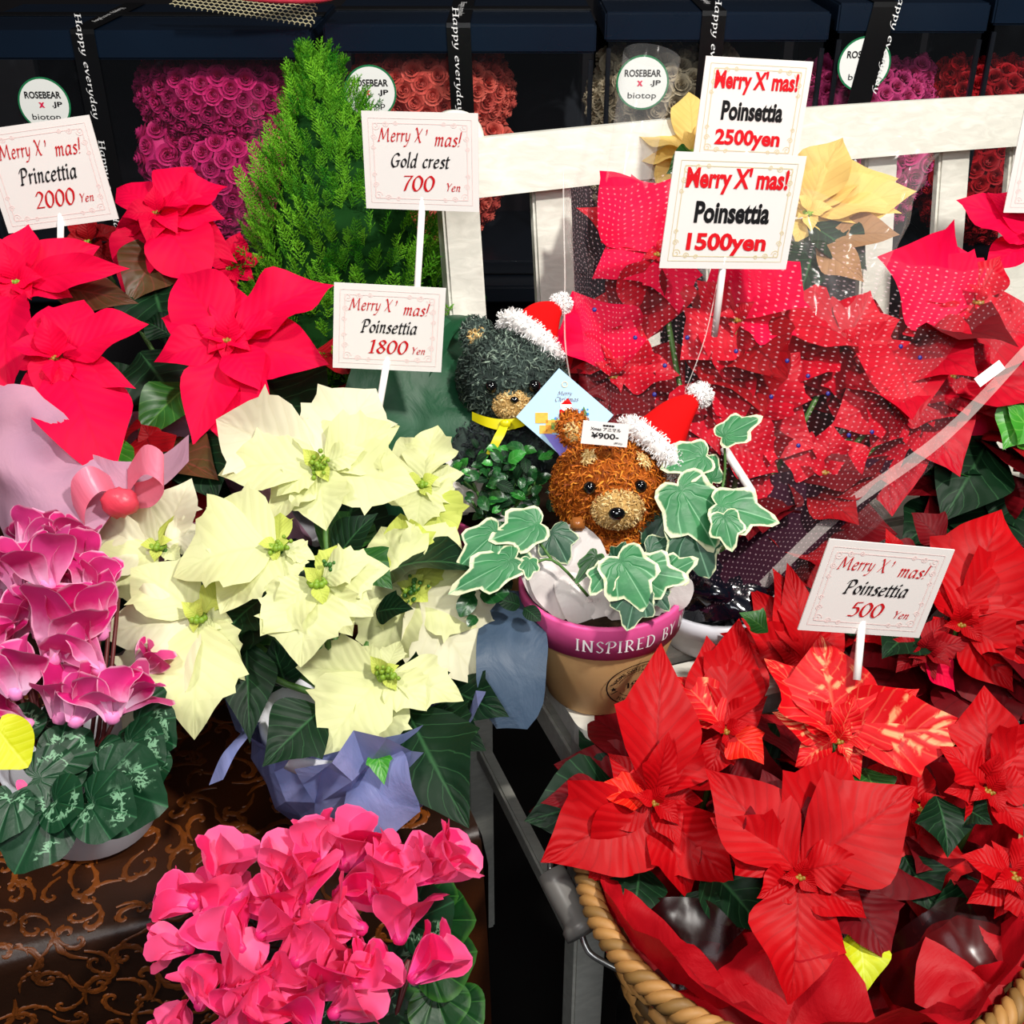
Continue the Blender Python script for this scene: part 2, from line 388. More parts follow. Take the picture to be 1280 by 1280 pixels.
# ------------------------------------------------------------------ leaves
PROF = {
 'smooth': [(0, .06), (.08, .3), (.2, .68), (.35, .95), (.47, 1), (.6, .88), (.74, .6), (.87, .28), (1, 0)],
 'long': [(0, .1), (.1, .4), (.25, .8), (.4, 1), (.55, .93), (.7, .68), (.85, .3), (1, 0)],
 'oval': [(0, .1), (.08, .5), (.22, .85), (.45, 1), (.68, .92), (.84, .7), (.94, .42), (1, .1)],
 'petal': [(0, .3), (.12, .48), (.35, .82), (.6, 1), (.8, .96), (.92, .76), (.98, .5), (1, .34)],
 'sheet': [(0, .5), (.15, .8), (.4, 1), (.7, 1), (.9, .8), (1, .4)],
 'lobed': [(0, .1), (.1, .48), (.24, .84), (.36, .98), (.46, 1.12), (.5, .9), (.58, .86), (.65, .9), (.69, .62), (.78, .44), (.88, .26), (1, 0)],
 'lobed2': [(0, .1), (.1, .5), (.3, .85), (.42, .9), (.5, .84), (.56, 1.0), (.6, .72), (.7, .58), (.82, .36), (1, 0)],
 'red': [(0, .08), (.1, .4), (.25, .76), (.38, .96), (.5, 1.1), (.55, .84), (.66, .66), (.8, .38), (.9, .2), (1, 0)],
 'red2': [(0, .08), (.1, .46), (.24, .88), (.37, 1), (.52, .86), (.68, .56), (.84, .26), (1, 0)],
}
SMOOTHP = {'smooth', 'oval', 'petal', 'sheet', 'long', 'red2'}
def prof(name, t):
    p = PROF[name]
    for i in range(len(p)-1):
        if t <= p[i+1][0]+1e-9:
            f = (t-p[i][0])/(p[i+1][0]-p[i][0])
            if name in SMOOTHP:
                a = p[max(0, i-1)][1]; b = p[i][1]; c = p[i+1][1]; d = p[min(len(p)-1, i+2)][1]
                return max(0, .5*((2*b)+(c-a)*f+(2*a-5*b+4*c-d)*f*f+(3*b-a-3*c+d)*f**3))
            return p[i][1]*(1-f)+p[i+1][1]*f
    return 0
def leafgeo(shapeL, shapeR, wr, fold, arch, wave, curl, seed, nt=13, ns=3):
    rs = random.Random(seed); ph = rs.uniform(0, 6); k = rs.uniform(7, 12)
    ts = sorted(set([round(i/nt, 3) for i in range(nt+1)]+([p[0] for p in PROF[shapeL]] if shapeL not in SMOOTHP else [])+([p[0] for p in PROF[shapeR]] if shapeR not in SMOOTHP else [])))
    V = []; U = []; F = []; m = 2*ns+1
    for t in ts:
        for j in range(m):
            s = (j-ns)/ns; w = prof(shapeL if s < 0 else shapeR, t)*wr
            x = s*w; y = t+.12*abs(s)**2*w*(1-t)
            z = arch*4*t*(1-t)+fold*abs(s)*w+wave*sin(k*t+ph+(1.5 if s > 0 else 0))*abs(s)**1.5*w*3-curl*t**3
            V.append((x, y, z)); U.append((.5+.5*s, t))
    for i in range(len(ts)-1):
        for j in range(m-1):
            a = i*m+j; F.append((a, a+1, a+m+1, a+m))
    return V, F, U
def orient(V, B, T, Nn, roll=0.):
    B = Vector(B); y = Vector(T)-B; L = y.length; y.normalize(); Nn = Vector(Nn)
    z = (Nn-y*Nn.dot(y)).normalized(); x = y.cross(z)
    if roll:
        q = Matrix.Rotation(roll, 3, y); x = q @ x; z = q @ z
    return [B+x*v[0]*L+y*v[1]*L+z*v[2]*L for v in V]
SEED = [100]
def leaf(name, parent, B, T, wr, shape, mat, Nn=None, fold=.25, arch=.06, wave=.06, curl=.06, roll=None, nt=13, ns=3):
    SEED[0] += 1; sd = SEED[0]; rs = random.Random(sd)
    if shape == 'red': sl, sr = rs.choice(['red', 'red2']), rs.choice(['red', 'red2'])
    elif shape == 'lobed': sl, sr = rs.choice(['lobed', 'lobed2']), rs.choice(['lobed', 'lobed2'])
    else: sl = sr = shape
    V, F, U = leafgeo(sl, sr, wr, fold, arch, wave, curl, sd, nt, ns)
    if Nn is None: Nn = TOC*.75+UP*.5
    if roll is None: roll = rs.uniform(-.3, .3)
    V = orient(V, B, T, Nn, roll)
    return mesh(name, V, F, M[mat], parent, U, origin=Vector(B))
CY = {}
def cyathia(parent_name, root, c, r, mat):
    g = []
    for i in range(9):
        a = 2*pi*i/8; rr = 0 if i == 8 else r*.62
        p = c+Vector((cos(a)*rr, sin(a)*rr*.8, 0))+TOC*(r*.3)
        g.append(ball(p, r*.34, 6, 4))
    V, F, U = join(g); return mesh(parent_name, V, F, M[mat], root, origin=c)
def flower(root, cx, cy, d, brs, mat, shape='smooth', k=.35, cym='cyath', cr=.007, inner=5, imat=None, isz=.03, fold=.22, stem_to=None, ws=1.):
    """flower head: bracts given by the place of their tips (px, py, half width ratio, extra depth, material)"""
    c = P(cx, cy, d); fl = cyathia('flower', root, c, cr, cym)
    rs = random.Random(int(cx*7+cy))
    for i, b in enumerate(brs):
        tx, ty = b[0], b[1]; wr = (b[2] if len(b) > 2 else .33)*ws; dz = b[3] if len(b) > 3 else 0; mt = b[4] if len(b) > 4 else mat
        L = hypot(tx-cx, ty-cy)*d/FPX
        dd = d+k*(cy-ty)*d/FPX+dz
        T = P(tx, ty, dd); o2 = (T-c).normalized()
        B = c-TOC*(.004+.0015*(i % 4))+o2*.004
        leaf('bract', fl, B, T, wr, shape, mt, fold=fold*rs.uniform(.5, 1.5), arch=rs.uniform(.03, .1), wave=rs.uniform(.03, .1), curl=rs.uniform(-.02, .1))
    for i in range(inner):
        a = 2*pi*(i+rs.random()*.7)/inner; l = isz*rs.uniform(.7, 1.25)
        T = c+Vector((1, 0, 0))*cos(a)*l+(-Dv)*sin(a)*l+TOC*l*.45
        leaf('bract', fl, c+TOC*.001, T, .36, shape if shape != 'lobed' else 'smooth', imat or mat, fold=.4, arch=.12, wave=.06, nt=9, ns=2)
    if stem_to is not None:
        V, F = tube(smoothpath([c-TOC*.004, c.lerp(stem_to, .45)+(-UP)*.02, stem_to], 4), .003, 6)
        mesh('stem', V, F, M['stem'], root)
    return fl
def pot(root, c, r1, r2, h, mat, name='pot', lip=.004):
    V, F, U = lathe(c, [(0, .001), (r1*.96, 0), (r1, .004), (r2, h-.018), (r2+lip, h-.017), (r2+lip, h), (r2-.002, h), (r2-.004, h-.012), (0, h-.014)], 40)
    return mesh(name, V, F, M[mat], root, U, smooth=True)
def fillleaves(root, c0, spread, n, mat, size=(.06, .1), wr=.36, shape='smooth', seed=1, nm='leaf', down=.5):
    rs = random.Random(seed)
    for i in range(n):
        a = rs.uniform(0, 2*pi); q = rs.random()**.5
        B = c0+Vector((cos(a)*spread[0]*q*.4, sin(a)*spread[1]*q*.4, rs.uniform(-spread[2], spread[2])*.5))
        T = B+Vector((cos(a), sin(a), rs.uniform(-down, .35))).normalized()*rs.uniform(*size)
        leaf(nm, root, B, T, wr, shape, mat if isinstance(mat, str) else rs.choice(mat), Nn=UP*.8+TOC*.4+Vector((rs.uniform(-.3, .3), 0, 0)), nt=9, ns=2, arch=.1)

# ------------------------------------------------------------------ lettering
G_ = {
 'M': (2.0, [[(.0, .03), (.25, .0)], [(.12, 0), (.42, 1.6)], [(.42, 1.6), (.85, .25)], [(.85, .25), (1.5, 1.6)], [(1.5, 1.6), (1.62, .1), (1.85, .1)]]),
 'e': (.85, [[(.12, .5), (.6, .62), (.66, .85), (.42, 1.0), (.14, .65), (.15, .18), (.4, 0), (.74, .22)]]),
 'r': (.68, [[(.06, .86), (.2, 1), (.18, 0)], [(.18, .55), (.4, .95), (.62, .92)]]),
 'y': (.86, [[(.05, .92), (.18, 1), (.2, .35), (.34, .08), (.62, .3)], [(.76, 1), (.6, .1), (.25, -.5), (-.08, -.52)]]),
 'X': (1.2, [[(.05, 1.5), (.22, 1.6), (.85, .08), (1.1, .05)], [(1.1, 1.6), (.08, 0)]]),
 "'": (.35, [[(.1, 1.72), (.2, 1.6), (.06, 1.32)]]), ' ': (.62, []),
 'm': (1.28, [[(.04, .88), (.18, 1), (.16, 0)], [(.16, .6), (.42, 1), (.58, .85), (.55, 0)], [(.55, .6), (.84, 1), (1.0, .85), (.97, .1), (1.14, .06)]]),
 'a': (.95, [[(.7, .88), (.4, 1), (.12, .6), (.15, .1), (.35, 0), (.68, .5)], [(.74, 1), (.68, .12), (.86, .08)]]),
 's': (.68, [[(.58, .86), (.35, 1), (.16, .78), (.4, .5), (.55, .25), (.34, 0), (.06, .1)]]),
 '!': (.42, [[(.22, 1.7), (.15, .4)], [(.1, .06), (.17, .02)]]),
 'P': (1.05, [[(.3, 1.5), (.2, 0)], [(.0, .04), (.38, .0)], [(-.05, 1.2), (.2, 1.58), (.75, 1.6), (.95, 1.2), (.72, .82), (.34, .76)]]),
 'o': (.84, [[(.42, 1), (.14, .72), (.12, .28), (.38, 0), (.68, .3), (.7, .72), (.42, 1)]]),
 'i': (.42, [[(.04, .86), (.17, 1), (.15, .1), (.32, .06)], [(.1, 1.5), (.22, 1.34)]]),
 'n': (.9, [[(.04, .88), (.18, 1), (.16, 0)], [(.16, .6), (.45, 1), (.64, .85), (.6, .1), (.8, .06)]]),
 't': (.52, [[(.22, 1.35), (.18, .15), (.32, 0), (.5, .1)], [(0, .98), (.5, 1.0)]]),
 'G': (1.3, [[(1.05, 1.35), (.7, 1.62), (.2, 1.2), (.1, .5), (.45, 0), (.98, .18)], [(1.0, .72), (.96, .1)], [(.68, .72), (1.2, .74)]]),
 'l': (.4, [[(.1, 1.62), (.2, 1.7), (.14, .12), (.32, .06)]]),
 'd': (.95, [[(.68, .85), (.4, 1), (.12, .6), (.15, .1), (.35, 0), (.66, .45)], [(.76, 1.7), (.66, .12), (.84, .08)]]),
 'c': (.72, [[(.64, .85), (.4, 1), (.13, .62), (.16, .15), (.4, 0), (.66, .18)]]),
 'p': (.9, [[(.06, .9), (.2, 1), (.16, -.55)], [(.18, .7), (.48, 1), (.74, .7), (.66, .18), (.42, 0), (.18, .18)]]),
 'v': (.78, [[(.05, 1), (.32, 0)], [(.32, 0), (.7, 1)]]),
 'H': (1.2, [[(.2, 1.6), (.2, 0)], [(.95, 1.6), (.95, 0)], [(.2, .82), (.95, .82)], [(.02, 1.58), (.4, 1.58)], [(.78, 1.58), (1.14, 1.58)], [(.02, .02), (.4, .02)], [(.78, .02), (1.14, .02)]]),
 'Y': (1.0, [[(.0, 1.5), (.15, 1.6), (.45, .8)], [(.95, 1.6), (.45, .8)], [(.45, .8), (.4, 0)]]),
 'I': (.5, [[(.22, 1.6), (.22, 0)], [(.04, 1.58), (.42, 1.58)], [(.04, .02), (.42, .02)]]),
 'N': (1.3, [[(.2, 0), (.2, 1.6)], [(.2, 1.6), (1.05, .0)], [(1.05, 0), (1.05, 1.6)], [(.04, .02), (.4, .02)], [(.85, 1.58), (1.25, 1.58)]]),
 'S': (.9, [[(.74, 1.35), (.45, 1.6), (.15, 1.25), (.4, .85), (.72, .45), (.42, 0), (.1, .25)]]),
 'R': (1.15, [[(.25, 1.58), (.25, 0)], [(.06, .02), (.46, .02)], [(.06, 1.58), (.6, 1.58), (.85, 1.2), (.6, .82), (.25, .8)], [(.5, .8), (1.02, .02)]]),
 'E': (.95, [[(.25, 1.58), (.25, 0)], [(.06, 1.58), (.8, 1.58)], [(.25, .82), (.66, .82)], [(.06, .02), (.86, .02)]]),
 'D': (1.2, [[(.25, 1.58), (.25, .02)], [(.06, 1.56), (.6, 1.56), (1.02, 1.1), (1.0, .45), (.6, .03), (.06, .03)]]),
 'B': (1.05, [[(.25, 1.58), (.25, .02)], [(.06, 1.57), (.6, 1.57), (.8, 1.2), (.55, .84), (.25, .84)], [(.5, .84), (.9, .45), (.6, .03), (.06, .03)]]),
 'A': (1.2, [[(.55, 1.6), (.1, 0)], [(.55, 1.6), (1.05, 0)], [(.25, .55), (.85, .55)]]),
 '0': (.95, [[(.46, 1.5), (.14, 1.1), (.12, .4), (.42, 0), (.76, .4), (.8, 1.1), (.46, 1.5)]]),
 '1': (.65, [[(.08, 1.28), (.38, 1.5)], [(.38, 1.5), (.32, 0)], [(.1, .02), (.54, .02)]]),
 '2': (.9, [[(.12, 1.15), (.42, 1.5), (.74, 1.2), (.6, .75), (.08, .05)], [(.08, .07), (.82, .07)]]),
 '5': (.88, [[(.3, 1.45), (.8, 1.5)], [(.3, 1.45), (.2, .85)], [(.2, .85), (.55, .92), (.74, .5), (.5, .04), (.08, .06)]]),
 '7': (.85, [[(.12, 1.42), (.82, 1.45)], [(.82, 1.45), (.5, .8), (.32, 0)]]),
 '8': (.92, [[(.5, 1.5), (.2, 1.2), (.46, .8), (.78, .4), (.45, 0), (.12, .38), (.46, .8), (.74, 1.18), (.5, 1.5)]]),
 'C': (1.2, [[(1.05, 1.3), (.7, 1.6), (.2, 1.2), (.1, .5), (.45, 0), (1.0, .25)]]),
 'h': (.92, [[(.2, 1.7), (.16, 0)], [(.16, .6), (.45, 1), (.66, .85), (.6, .08), (.8, .06)]]),
 '9': (.9, [[(.74, 1.0), (.45, .72), (.14, 1.1), (.45, 1.5), (.76, 1.1), (.6, .4), (.25, 0)]]),
}
def nib(text, slant=.2, nw=.24, ang=38, thin=.07, sp=.06):
    V = []; F = []; x0 = 0.; a = radians(ang); n1 = Vector((cos(a), sin(a)))*nw/2; n2 = Vector((-sin(a), cos(a)))*thin/2
    for ch in text:
        w, st = G_.get(ch, (.6, []))
        for s in st:
            pts = [Vector((p[0], p[1], 0)) for p in s]
            pts = smoothpath(pts, 6) if len(pts) > 2 else pts
            pts = [Vector((p[0]+x0+slant*p[1], p[1])) for p in pts]
            for nn in (n1, n2):
                for i in range(len(pts)-1):
                    k = len(V); V += [pts[i]-nn, pts[i]+nn, pts[i+1]+nn, pts[i+1]-nn]; F.append((k, k+1, k+2, k+3))
        x0 += w+sp
    return V, F
def bfont(text, off=0., shear=0.):
    cu = bpy.data.curves.new('t', 'FONT'); cu.body = text; cu.size = 1; cu.offset = off; cu.shear = shear; cu.resolution_u = 3
    o = bpy.data.objects.new('t', cu); COL.objects.link(o); bpy.context.view_layer.update()
    dg = bpy.context.evaluated_depsgraph_get(); me = bpy.data.meshes.new_from_object(o.evaluated_get(dg))
    V = [Vector((v.co.x, v.co.y)) for v in me.vertices]; F = [tuple(p.vertices) for p in me.polygons]
    bpy.data.objects.remove(o); bpy.data.curves.remove(cu); bpy.data.meshes.remove(me); return V, F
def fit(VF, cx, cy, w, h=None):
    """scale flat lettering into the box centred cx, cy"""
    V, F = VF; xs = [v.x for v in V]; ys = [v.y for v in V]
    a, b, c, d = min(xs), max(xs), min(ys), max(ys); sx = w/(b-a); sy = (h/(d-c)) if h else sx
    return [Vector((cx+(v.x-(a+b)/2)*sx, cy+(v.y-(c+d)/2)*sy)) for v in V], F
def onplane(VF, O, u, v, n, lift=.0006):
    V, F = VF; rs = random.Random(3)
    return [O+u*p.x+v*p.y+n*(lift+1e-5*rs.random()) for p in V], F
def letters(name, parent, VF, O, u, v, n, mat, lift=.0006):
    V, F = onplane(VF, O, u, v, n, lift)
    return mesh(name, V, F, M[mat], parent, smooth=False)

def sign(corners, d, lines, label, border='pink_ink', stake=None, lean=.5, thick=.0012, nm='price_sign', group='price cards on white stakes'):
    """corners tl,tr,br,bl of the card in the photograph"""
    tl, tr, br, bl = [Vector(c) for c in corners]
    ux = ((tr-tl)+(br-bl))/2; vx = ((bl-tl)+(br-tr))/2
    vb = lean*vx.length; ua = -ux.dot(vx)/vb if abs(vb) > 1 else 0
    ua = max(-.35*ux.length, min(.35*ux.length, ua))
    cc = (tl+tr+br+bl)/4
    px = d/FPX; X = Vector((1, 0, 0))
    u = (X*ux.x+Dv*ux.y+Fv*ua)*px; v = (X*vx.x+Dv*vx.y+Fv*vb)*px        # v points to the bottom edge
    W = u.length; H = v.length; u.normalize(); v = -(v-u*v.dot(u)).normalized(); n = u.cross(v).normalized()
    if n.dot(TOC) < 0: n = -n
    c = P(cc.x, cc.y, d)
    st_end = P(stake[2], stake[3], stake[4]) if stake else c-v*H*.5
    root = empty(nm, st_end, label, 'price sign', group)
    Vv, Ff = boxg(c-n*thick/2, (u, v, n), (W, H, thick)); mesh('card', Vv, Ff, M['card'], root, smooth=False)
    # printed border
    g = []; m = .055*W; w2, h2 = W/2-m, H/2-m; t = .0012 if W > .07 else .0009
    def rect(cx, cy, a, b): return ([Vector((cx-a/2, cy-b/2)), Vector((cx+a/2, cy-b/2)), Vector((cx+a/2, cy+b/2)), Vector((cx-a/2, cy+b/2))], [(0, 1, 2, 3)])
    for q in (.0, .0045):
        t2 = .0008 if q else .0005
        g += [rect(0, h2-q, 2*(w2-q), t2), rect(0, -h2+q, 2*(w2-q), t2), rect(w2-q, 0, t2, 2*(h2-q)), rect(-w2+q, 0, t2, 2*(h2-q))]
    for sx in (-1, 1):
        for sy in (-1, 1):
            for (ox, oy, s0) in ((.006, .006, 1), (.016, .004, .7), (.004, .016, .7), (.026, .003, .5), (.003, .026, .5)):
                pts = []
                for i in range(15):
                    a = i*.62; r = .0038*s0*(1-i/16)+.0004
                    pts.append(Vector((sx*(w2-ox-.001-r*cos(a)), sy*(h2-oy-.001-r*sin(a)))))
                Vq = []; Fq = []
                for i in range(len(pts)-1):
                    e = pts[i+1]-pts[i]
                    if e.length < 1e-6: continue
                    e = Vector((-e.y, e.x)).normalized()*.0004; k = len(Vq); Vq += [pts[i]-e, pts[i]+e, pts[i+1]+e, pts[i+1]-e]; Fq.append((k, k+1, k+2, k+3))
                g.append((Vq, Fq))
    letters('printed_border', root, join(g), c, u, v, n, border, .0003)
    for (txt, kind, cx, cy, w, h, mt) in lines:
        VF = nib(txt, nw=.3 if mt == 'black_ink' else .24, thin=.09) if kind == 'nib' else (nib(txt, slant=.16, nw=.24, ang=25, thin=.1) if kind == 'num' else bfont(txt, .018 if kind == 'thin' else .036))
        letters('lettering', root, fit(VF, cx*W, cy*H, w*W, h*H), c, u, v, n, mt)
    if stake:
        a = c-v*(H*.5-.012)-n*.003; bnd = st_end; dia = .0034
        V, F = tube([a, a.lerp(bnd, .5), bnd], dia, 8); mesh('stake', V, F, M['stake'], root)
    return root

# ------------------------------------------------------------------ setting
YAW = radians(20); w_ = Vector((cos(YAW), sin(YAW), 0)); b_ = Vector((-sin(YAW), cos(YAW), 0))
V, F = boxg((0, 1.6, -.02), ((1, 0, 0), (0, 1, 0), (0, 0, 1)), (5, 5, .04)); tag(mesh('floor', V, F, M['floor'], smooth=False), kind='structure')
V, F = boxg((0, 2.95, 1.4), ((1, 0, 0), (0, 1, 0), (0, 0, 1)), (5, .06, 2.8)); tag(mesh('wall_back', V, F, M['wall'], smooth=False), kind='structure')
ZT = .634; ZS = .679
# shelf unit that carries the gift boxes
ct = empty('display_counter', (0.3, 2.1, 0), 'long dark counter behind the white bench carrying the gift boxes', 'counter')
V, F = boxg((0.25, 2.13, .725), ((1, 0, 0), (0, 1, 0), (0, 0, 1)), (2.4, .5, .03), .004); mesh('countertop', V, F, M['boxblack'], ct, smooth=False)
V, F = boxg((0.25, 2.15, .355), ((1, 0, 0), (0, 1, 0), (0, 0, 1)), (2.3, .42, .71), .004); mesh('cabinet_body', V, F, M['wall'], ct, smooth=False)

# ------------------------------------------------------------------ bench
O = G(727, 905, ZS)
bench = empty('bench', (O.x+.3, O.y+.3, 0), 'white painted wooden bench with a slatted back, flower pots on its seat', 'bench')
AX = (w_, b_, UP)
def bd(name, p, size, bev=.003, axes=AX, mat='white_wood'):
    V, F = boxg(p, axes, size, bev); return mesh(name, V, F, M[mat], bench, smooth=False)
BW = .95; BD = .37
def bp(w, b, z): return O+w_*w+b_*b+UP*(z-O.z)
# seat frame boards and slats
V, F = [], []
def rounded_board(w0, w1, b0, b1, zt, th, r):
    pts = []
    for (cx, cy, a0) in ((w1-r, b0+r, -pi/2), (w1-r, b1-r, 0), (w0+r, b1-r, pi/2), (w0+r, b0+r, pi)):
        for i in range(7): a = a0+pi/2*i/6; pts.append((cx+cos(a)*r, cy+sin(a)*r))
    n = len(pts); V = [bp(x, y, zt) for x, y in pts]+[bp(x, y, zt-th) for x, y in pts]
    F = [tuple(range(n)), tuple(range(2*n-1, n-1, -1))]+[(i, i+n, (i+1) % n+n, (i+1) % n) for i in range(n)]
    return V, F
for i in range(2):
    x0 = -.005 if i == 0 else BW-.045
    V, F = rounded_board(x0, x0+.05, -.018, BD, ZS, .022, .022); mesh('side_board', V, F, M['white_wood'], bench, smooth=False)
for i in range(5):
    b0 = -.01+i*.076
    bd('seat_slat', bp(BW/2, b0+.033, ZS-.008), (BW-.092, .064, .014))
bd('front_apron', bp(BW/2, .03, ZS-.045), (BW-.08, .016, .045)); bd('side_apron', bp(.022, BD/2, ZS-.1), (.016, BD-.06, .034)); bd('side_apron', bp(BW-.02, BD/2, ZS-.1), (.016, BD-.06, .034))
for i in range(3): bd('lower_slat', bp(BW/2, .1+i*.09, ZS-.125), (BW-.08, .06, .012))
# legs and stretchers
bd('front_leg', bp(.02, .015, (ZS-.022)/2), (.036, .03, ZS-.022)); bd('front_leg', bp(BW-.02, .015, (ZS-.022)/2), (.036, .03, ZS-.022))
BACK = (b_*.17+UP).normalized(); BN = w_.cross(BACK)
HB = .455
for xx in (.02, BW-.02):
    bd('back_leg', bp(xx, BD+.01, (ZS-.02)/2), (.036, .034, ZS-.02))
    a = bp(xx, BD+.012, ZS-.02); bd('back_post', a+BACK*(HB-.014)/2+w_*.012, (.042, .026, HB-.02), .003, (w_, BN, BACK))
    # round finial on the post
    V, F, U = lathe(a+BACK*(HB-.002)+w_*.012+BN*.012+w_*.002, [(0, .0), (.026, 0), (.03, .003), (.03, .021), (.026, .024), (0, .024)], 28, -BN); mesh('finial', V, F, M['white_wood'], bench)
bd('lower_stretcher', bp(.02, BD/2, ZS-.33), (.016, BD-.03, .026), mat='white_wood'); bd('lower_stretcher', bp(BW-.02, BD/2, ZS-.33), (.016, BD-.03, .026))
for i in range(7):
    xx = .02+.107*(i+1)+.012
    a = bp(xx, BD+.012, ZS-.01); bd('back_slat', a+BACK*(HB-.03)/2, (.046, .014, HB-.03), .003, (w_, BN, BACK))
# crest rail, gently curved along its top
V = []; F = []; nn = 24
for i in range(nn+1):
    f = i/nn; x = -.02+f*(BW+.05); cv = .008*sin(pi*f)-.010-.008*f
    for (bb, hh) in ((-.012, HB-.062+cv*.85), (-.012, HB+cv), (.012, HB+cv), (.012, HB-.062+cv*.85)):
        V.append(bp(x, BD+.004, ZS-.01)+BACK*hh+BN*bb*-1-b_*.004)
for i in range(nn):
    for k in range(4): F.append((i*4+k, i*4+(k+1) % 4, (i+1)*4+(k+1) % 4, (i+1)*4+k))
F += [(3, 2, 1, 0), (nn*4, nn*4+1, nn*4+2, nn*4+3)]
mesh('crest_rail', V, F, M['white_wood'], bench, smooth=False)
bd('bottom_rail', bp(BW/2, BD+.012, ZS+.012), (BW-.06, .016, .03))

# ------------------------------------------------------------------ table with brocade cloth
TC = G(583, 1035, ZT)
tb = empty('display_table', (TC.x-.4, TC.y+.4, 0), 'low display table hidden under the brown scrolled brocade cloth', 'table')
ta = lambda x, y, z: TC+w_*x+b_*y+UP*(z-ZT)
V, F = boxg(ta(-.44, .35, ZT-.02), AX, (.86, .68, .03), .003); mesh('tabletop', V, F, M['step'], tb, smooth=False)
for x, y in ((-.05, .05), (-.82, .05), (-.05, .64), (-.82, .64)):
    V, F = boxg(ta(x, y, (ZT-.035)/2), AX, (.04, .04, ZT-.035), .003); mesh('leg', V, F, M['step'], tb, smooth=False)
cl = empty('tablecloth', TC+w_*-.4+b_*.3, 'brown brocade cloth with raised golden scrolls under the flower pots', 'tablecloth')
def clothpt(x, s):      # s<0 hangs over the front edge, s>0 on the top
    r = .012; wv = .004*sin(x*22)+.003*sin(x*41+1)
    if s >= 0: return ta(x, s, ZT+.0015*sin(x*30+s*20))
    q = -s
    if q < r*pi/2:
        a = q/r; return ta(x, -r*sin(a), ZT-r*(1-cos(a)))
    q -= r*pi/2; return ta(x, -r-wv*min(1, q*8)*2-q*.06, ZT-r-q)
xs = [-.9+.91*i/60 for i in range(61)]; ss = [-.5+.5*i/22 for i in range(23)]+[-.014, -.009, -.004]+[.02+.7*i/20 for i in range(21)]; ss.sort()
V = [clothpt(x, s) for s in ss for x in xs]; n = len(xs); F = [(j*n+i, j*n+i+1, (j+1)*n+i+1, (j+1)*n+i) for j in range(len(ss)-1) for i in range(n-1)]
mesh('cloth', V, F, M['brocade'], cl)
# right-hand drop of the cloth
V = []; zz = [ZT-.46*i/12 for i in range(13)]; yy = [-.012+.7*i/20 for i in range(21)]
for j, z in enumerate(zz):
    for y in yy: V.append(ta(.01+.008*sin(y*30)*(j/12)+(.006 if j else 0), y, z))
n = len(yy); F = [(j*n+i, j*n+i+1, (j+1)*n+i+1, (j+1)*n+i) for j in range(len(zz)-1) for i in range(n-1)]
mesh('cloth_side', V, F, M['brocade'], cl)
rs = random.Random(5); gs = []
def curl(x, s, size, ang, hand):
    """tapered scroll lying on the cloth"""
    V = []; F = []; n = 13; p = []
    for i in range(n):
        t = i/(n-1); th = t*4.6*hand; r = size*(1-t*.82)
        p.append((r*cos(th)-size, r*sin(th)))
    for i in range(n):
        t = i/(n-1); j = min(i+1, n-1); k = max(i-1, 0)
        dx, dy = p[j][0]-p[k][0], p[j][1]-p[k][1]; l = hypot(dx, dy) or 1; nx, ny = -dy/l, dx/l
        wd_ = size*.17*(sin(pi*min(1, t*1.15+.08))**.6 if t < .85 else .5)+.0004
        for e, lift in ((-1, 0), (0, 1), (1, 0)):
            X, Y = p[i][0]+nx*wd_*e, p[i][1]+ny*wd_*e
            a = X*cos(ang)-Y*sin(ang); b = X*sin(ang)+Y*cos(ang)
            q = clothpt(x+a, s+b); nrm = (UP if s+b > 0 else (-b_+UP*.06)); V.append(q+nrm*(.0004+lift*.0018))
    for i in range(n-1):
        for e in range(2): a = i*3+e; F.append((a, a+1, a+4, a+3))
    return V, F
def scroll(x, s, L, ang, hand, turns=1.25, wk=.075):
    """a stem that rolls up into a volute, with leaflets along its back"""
    V = []; F = []; n = 22; p = []; px_, py_, a = 0., 0., 0.
    for i in range(n):
        t = i/(n-1); p.append((px_, py_)); a += hand*(2*pi*turns/n)*(.25+1.9*t*t); st = L/n*(1.25-t*.95); px_ += cos(a)*st; py_ += sin(a)*st
    def ribbon(p, wf):
        m = len(p); V = []; F = []
        for i in range(m):
            t = i/(m-1); j = min(i+1, m-1); k = max(i-1, 0); dx, dy = p[j][0]-p[k][0], p[j][1]-p[k][1]; l = hypot(dx, dy) or 1; nx, ny = -dy/l, dx/l
            for e, lift in ((-1, 0), (0, 1), (1, 0)):
                X, Y = p[i][0]+nx*wf(t)*e, p[i][1]+ny*wf(t)*e; A = X*cos(ang)-Y*sin(ang); B = X*sin(ang)+Y*cos(ang)
                q = clothpt(x+A, s+B); nrm = (UP if s+B > 0 else (-b_+UP*.06)); V.append(q+nrm*(.0003+lift*.0016))
        for i in range(m-1):
            for e in range(2): k = i*3+e; F.append((k, k+1, k+4, k+3))
        return V, F
    out = [ribbon(p, lambda t: L*(.012+wk*.45*sin(pi*min(1, t*1.05))**.7*(.5+t*.5)))]
    for q in range(4):
        i = 2+q*3; bx, by = p[i]; dx, dy = p[i+1][0]-bx, p[i+1][1]-by; a = atan2(dy, dx)-hand*(.5+.12*q); ll = L*(.2-.025*q)
        lp = [(bx+cos(a-hand*.9*k/5*(-1))*ll*k/5, by+sin(a-hand*.9*k/5*(-1))*ll*k/5) for k in range(6)]
        out.append(ribbon(lp, lambda t: L*.026*sin(pi*(t*.9+.08))))
    return join(out)
gx = .038
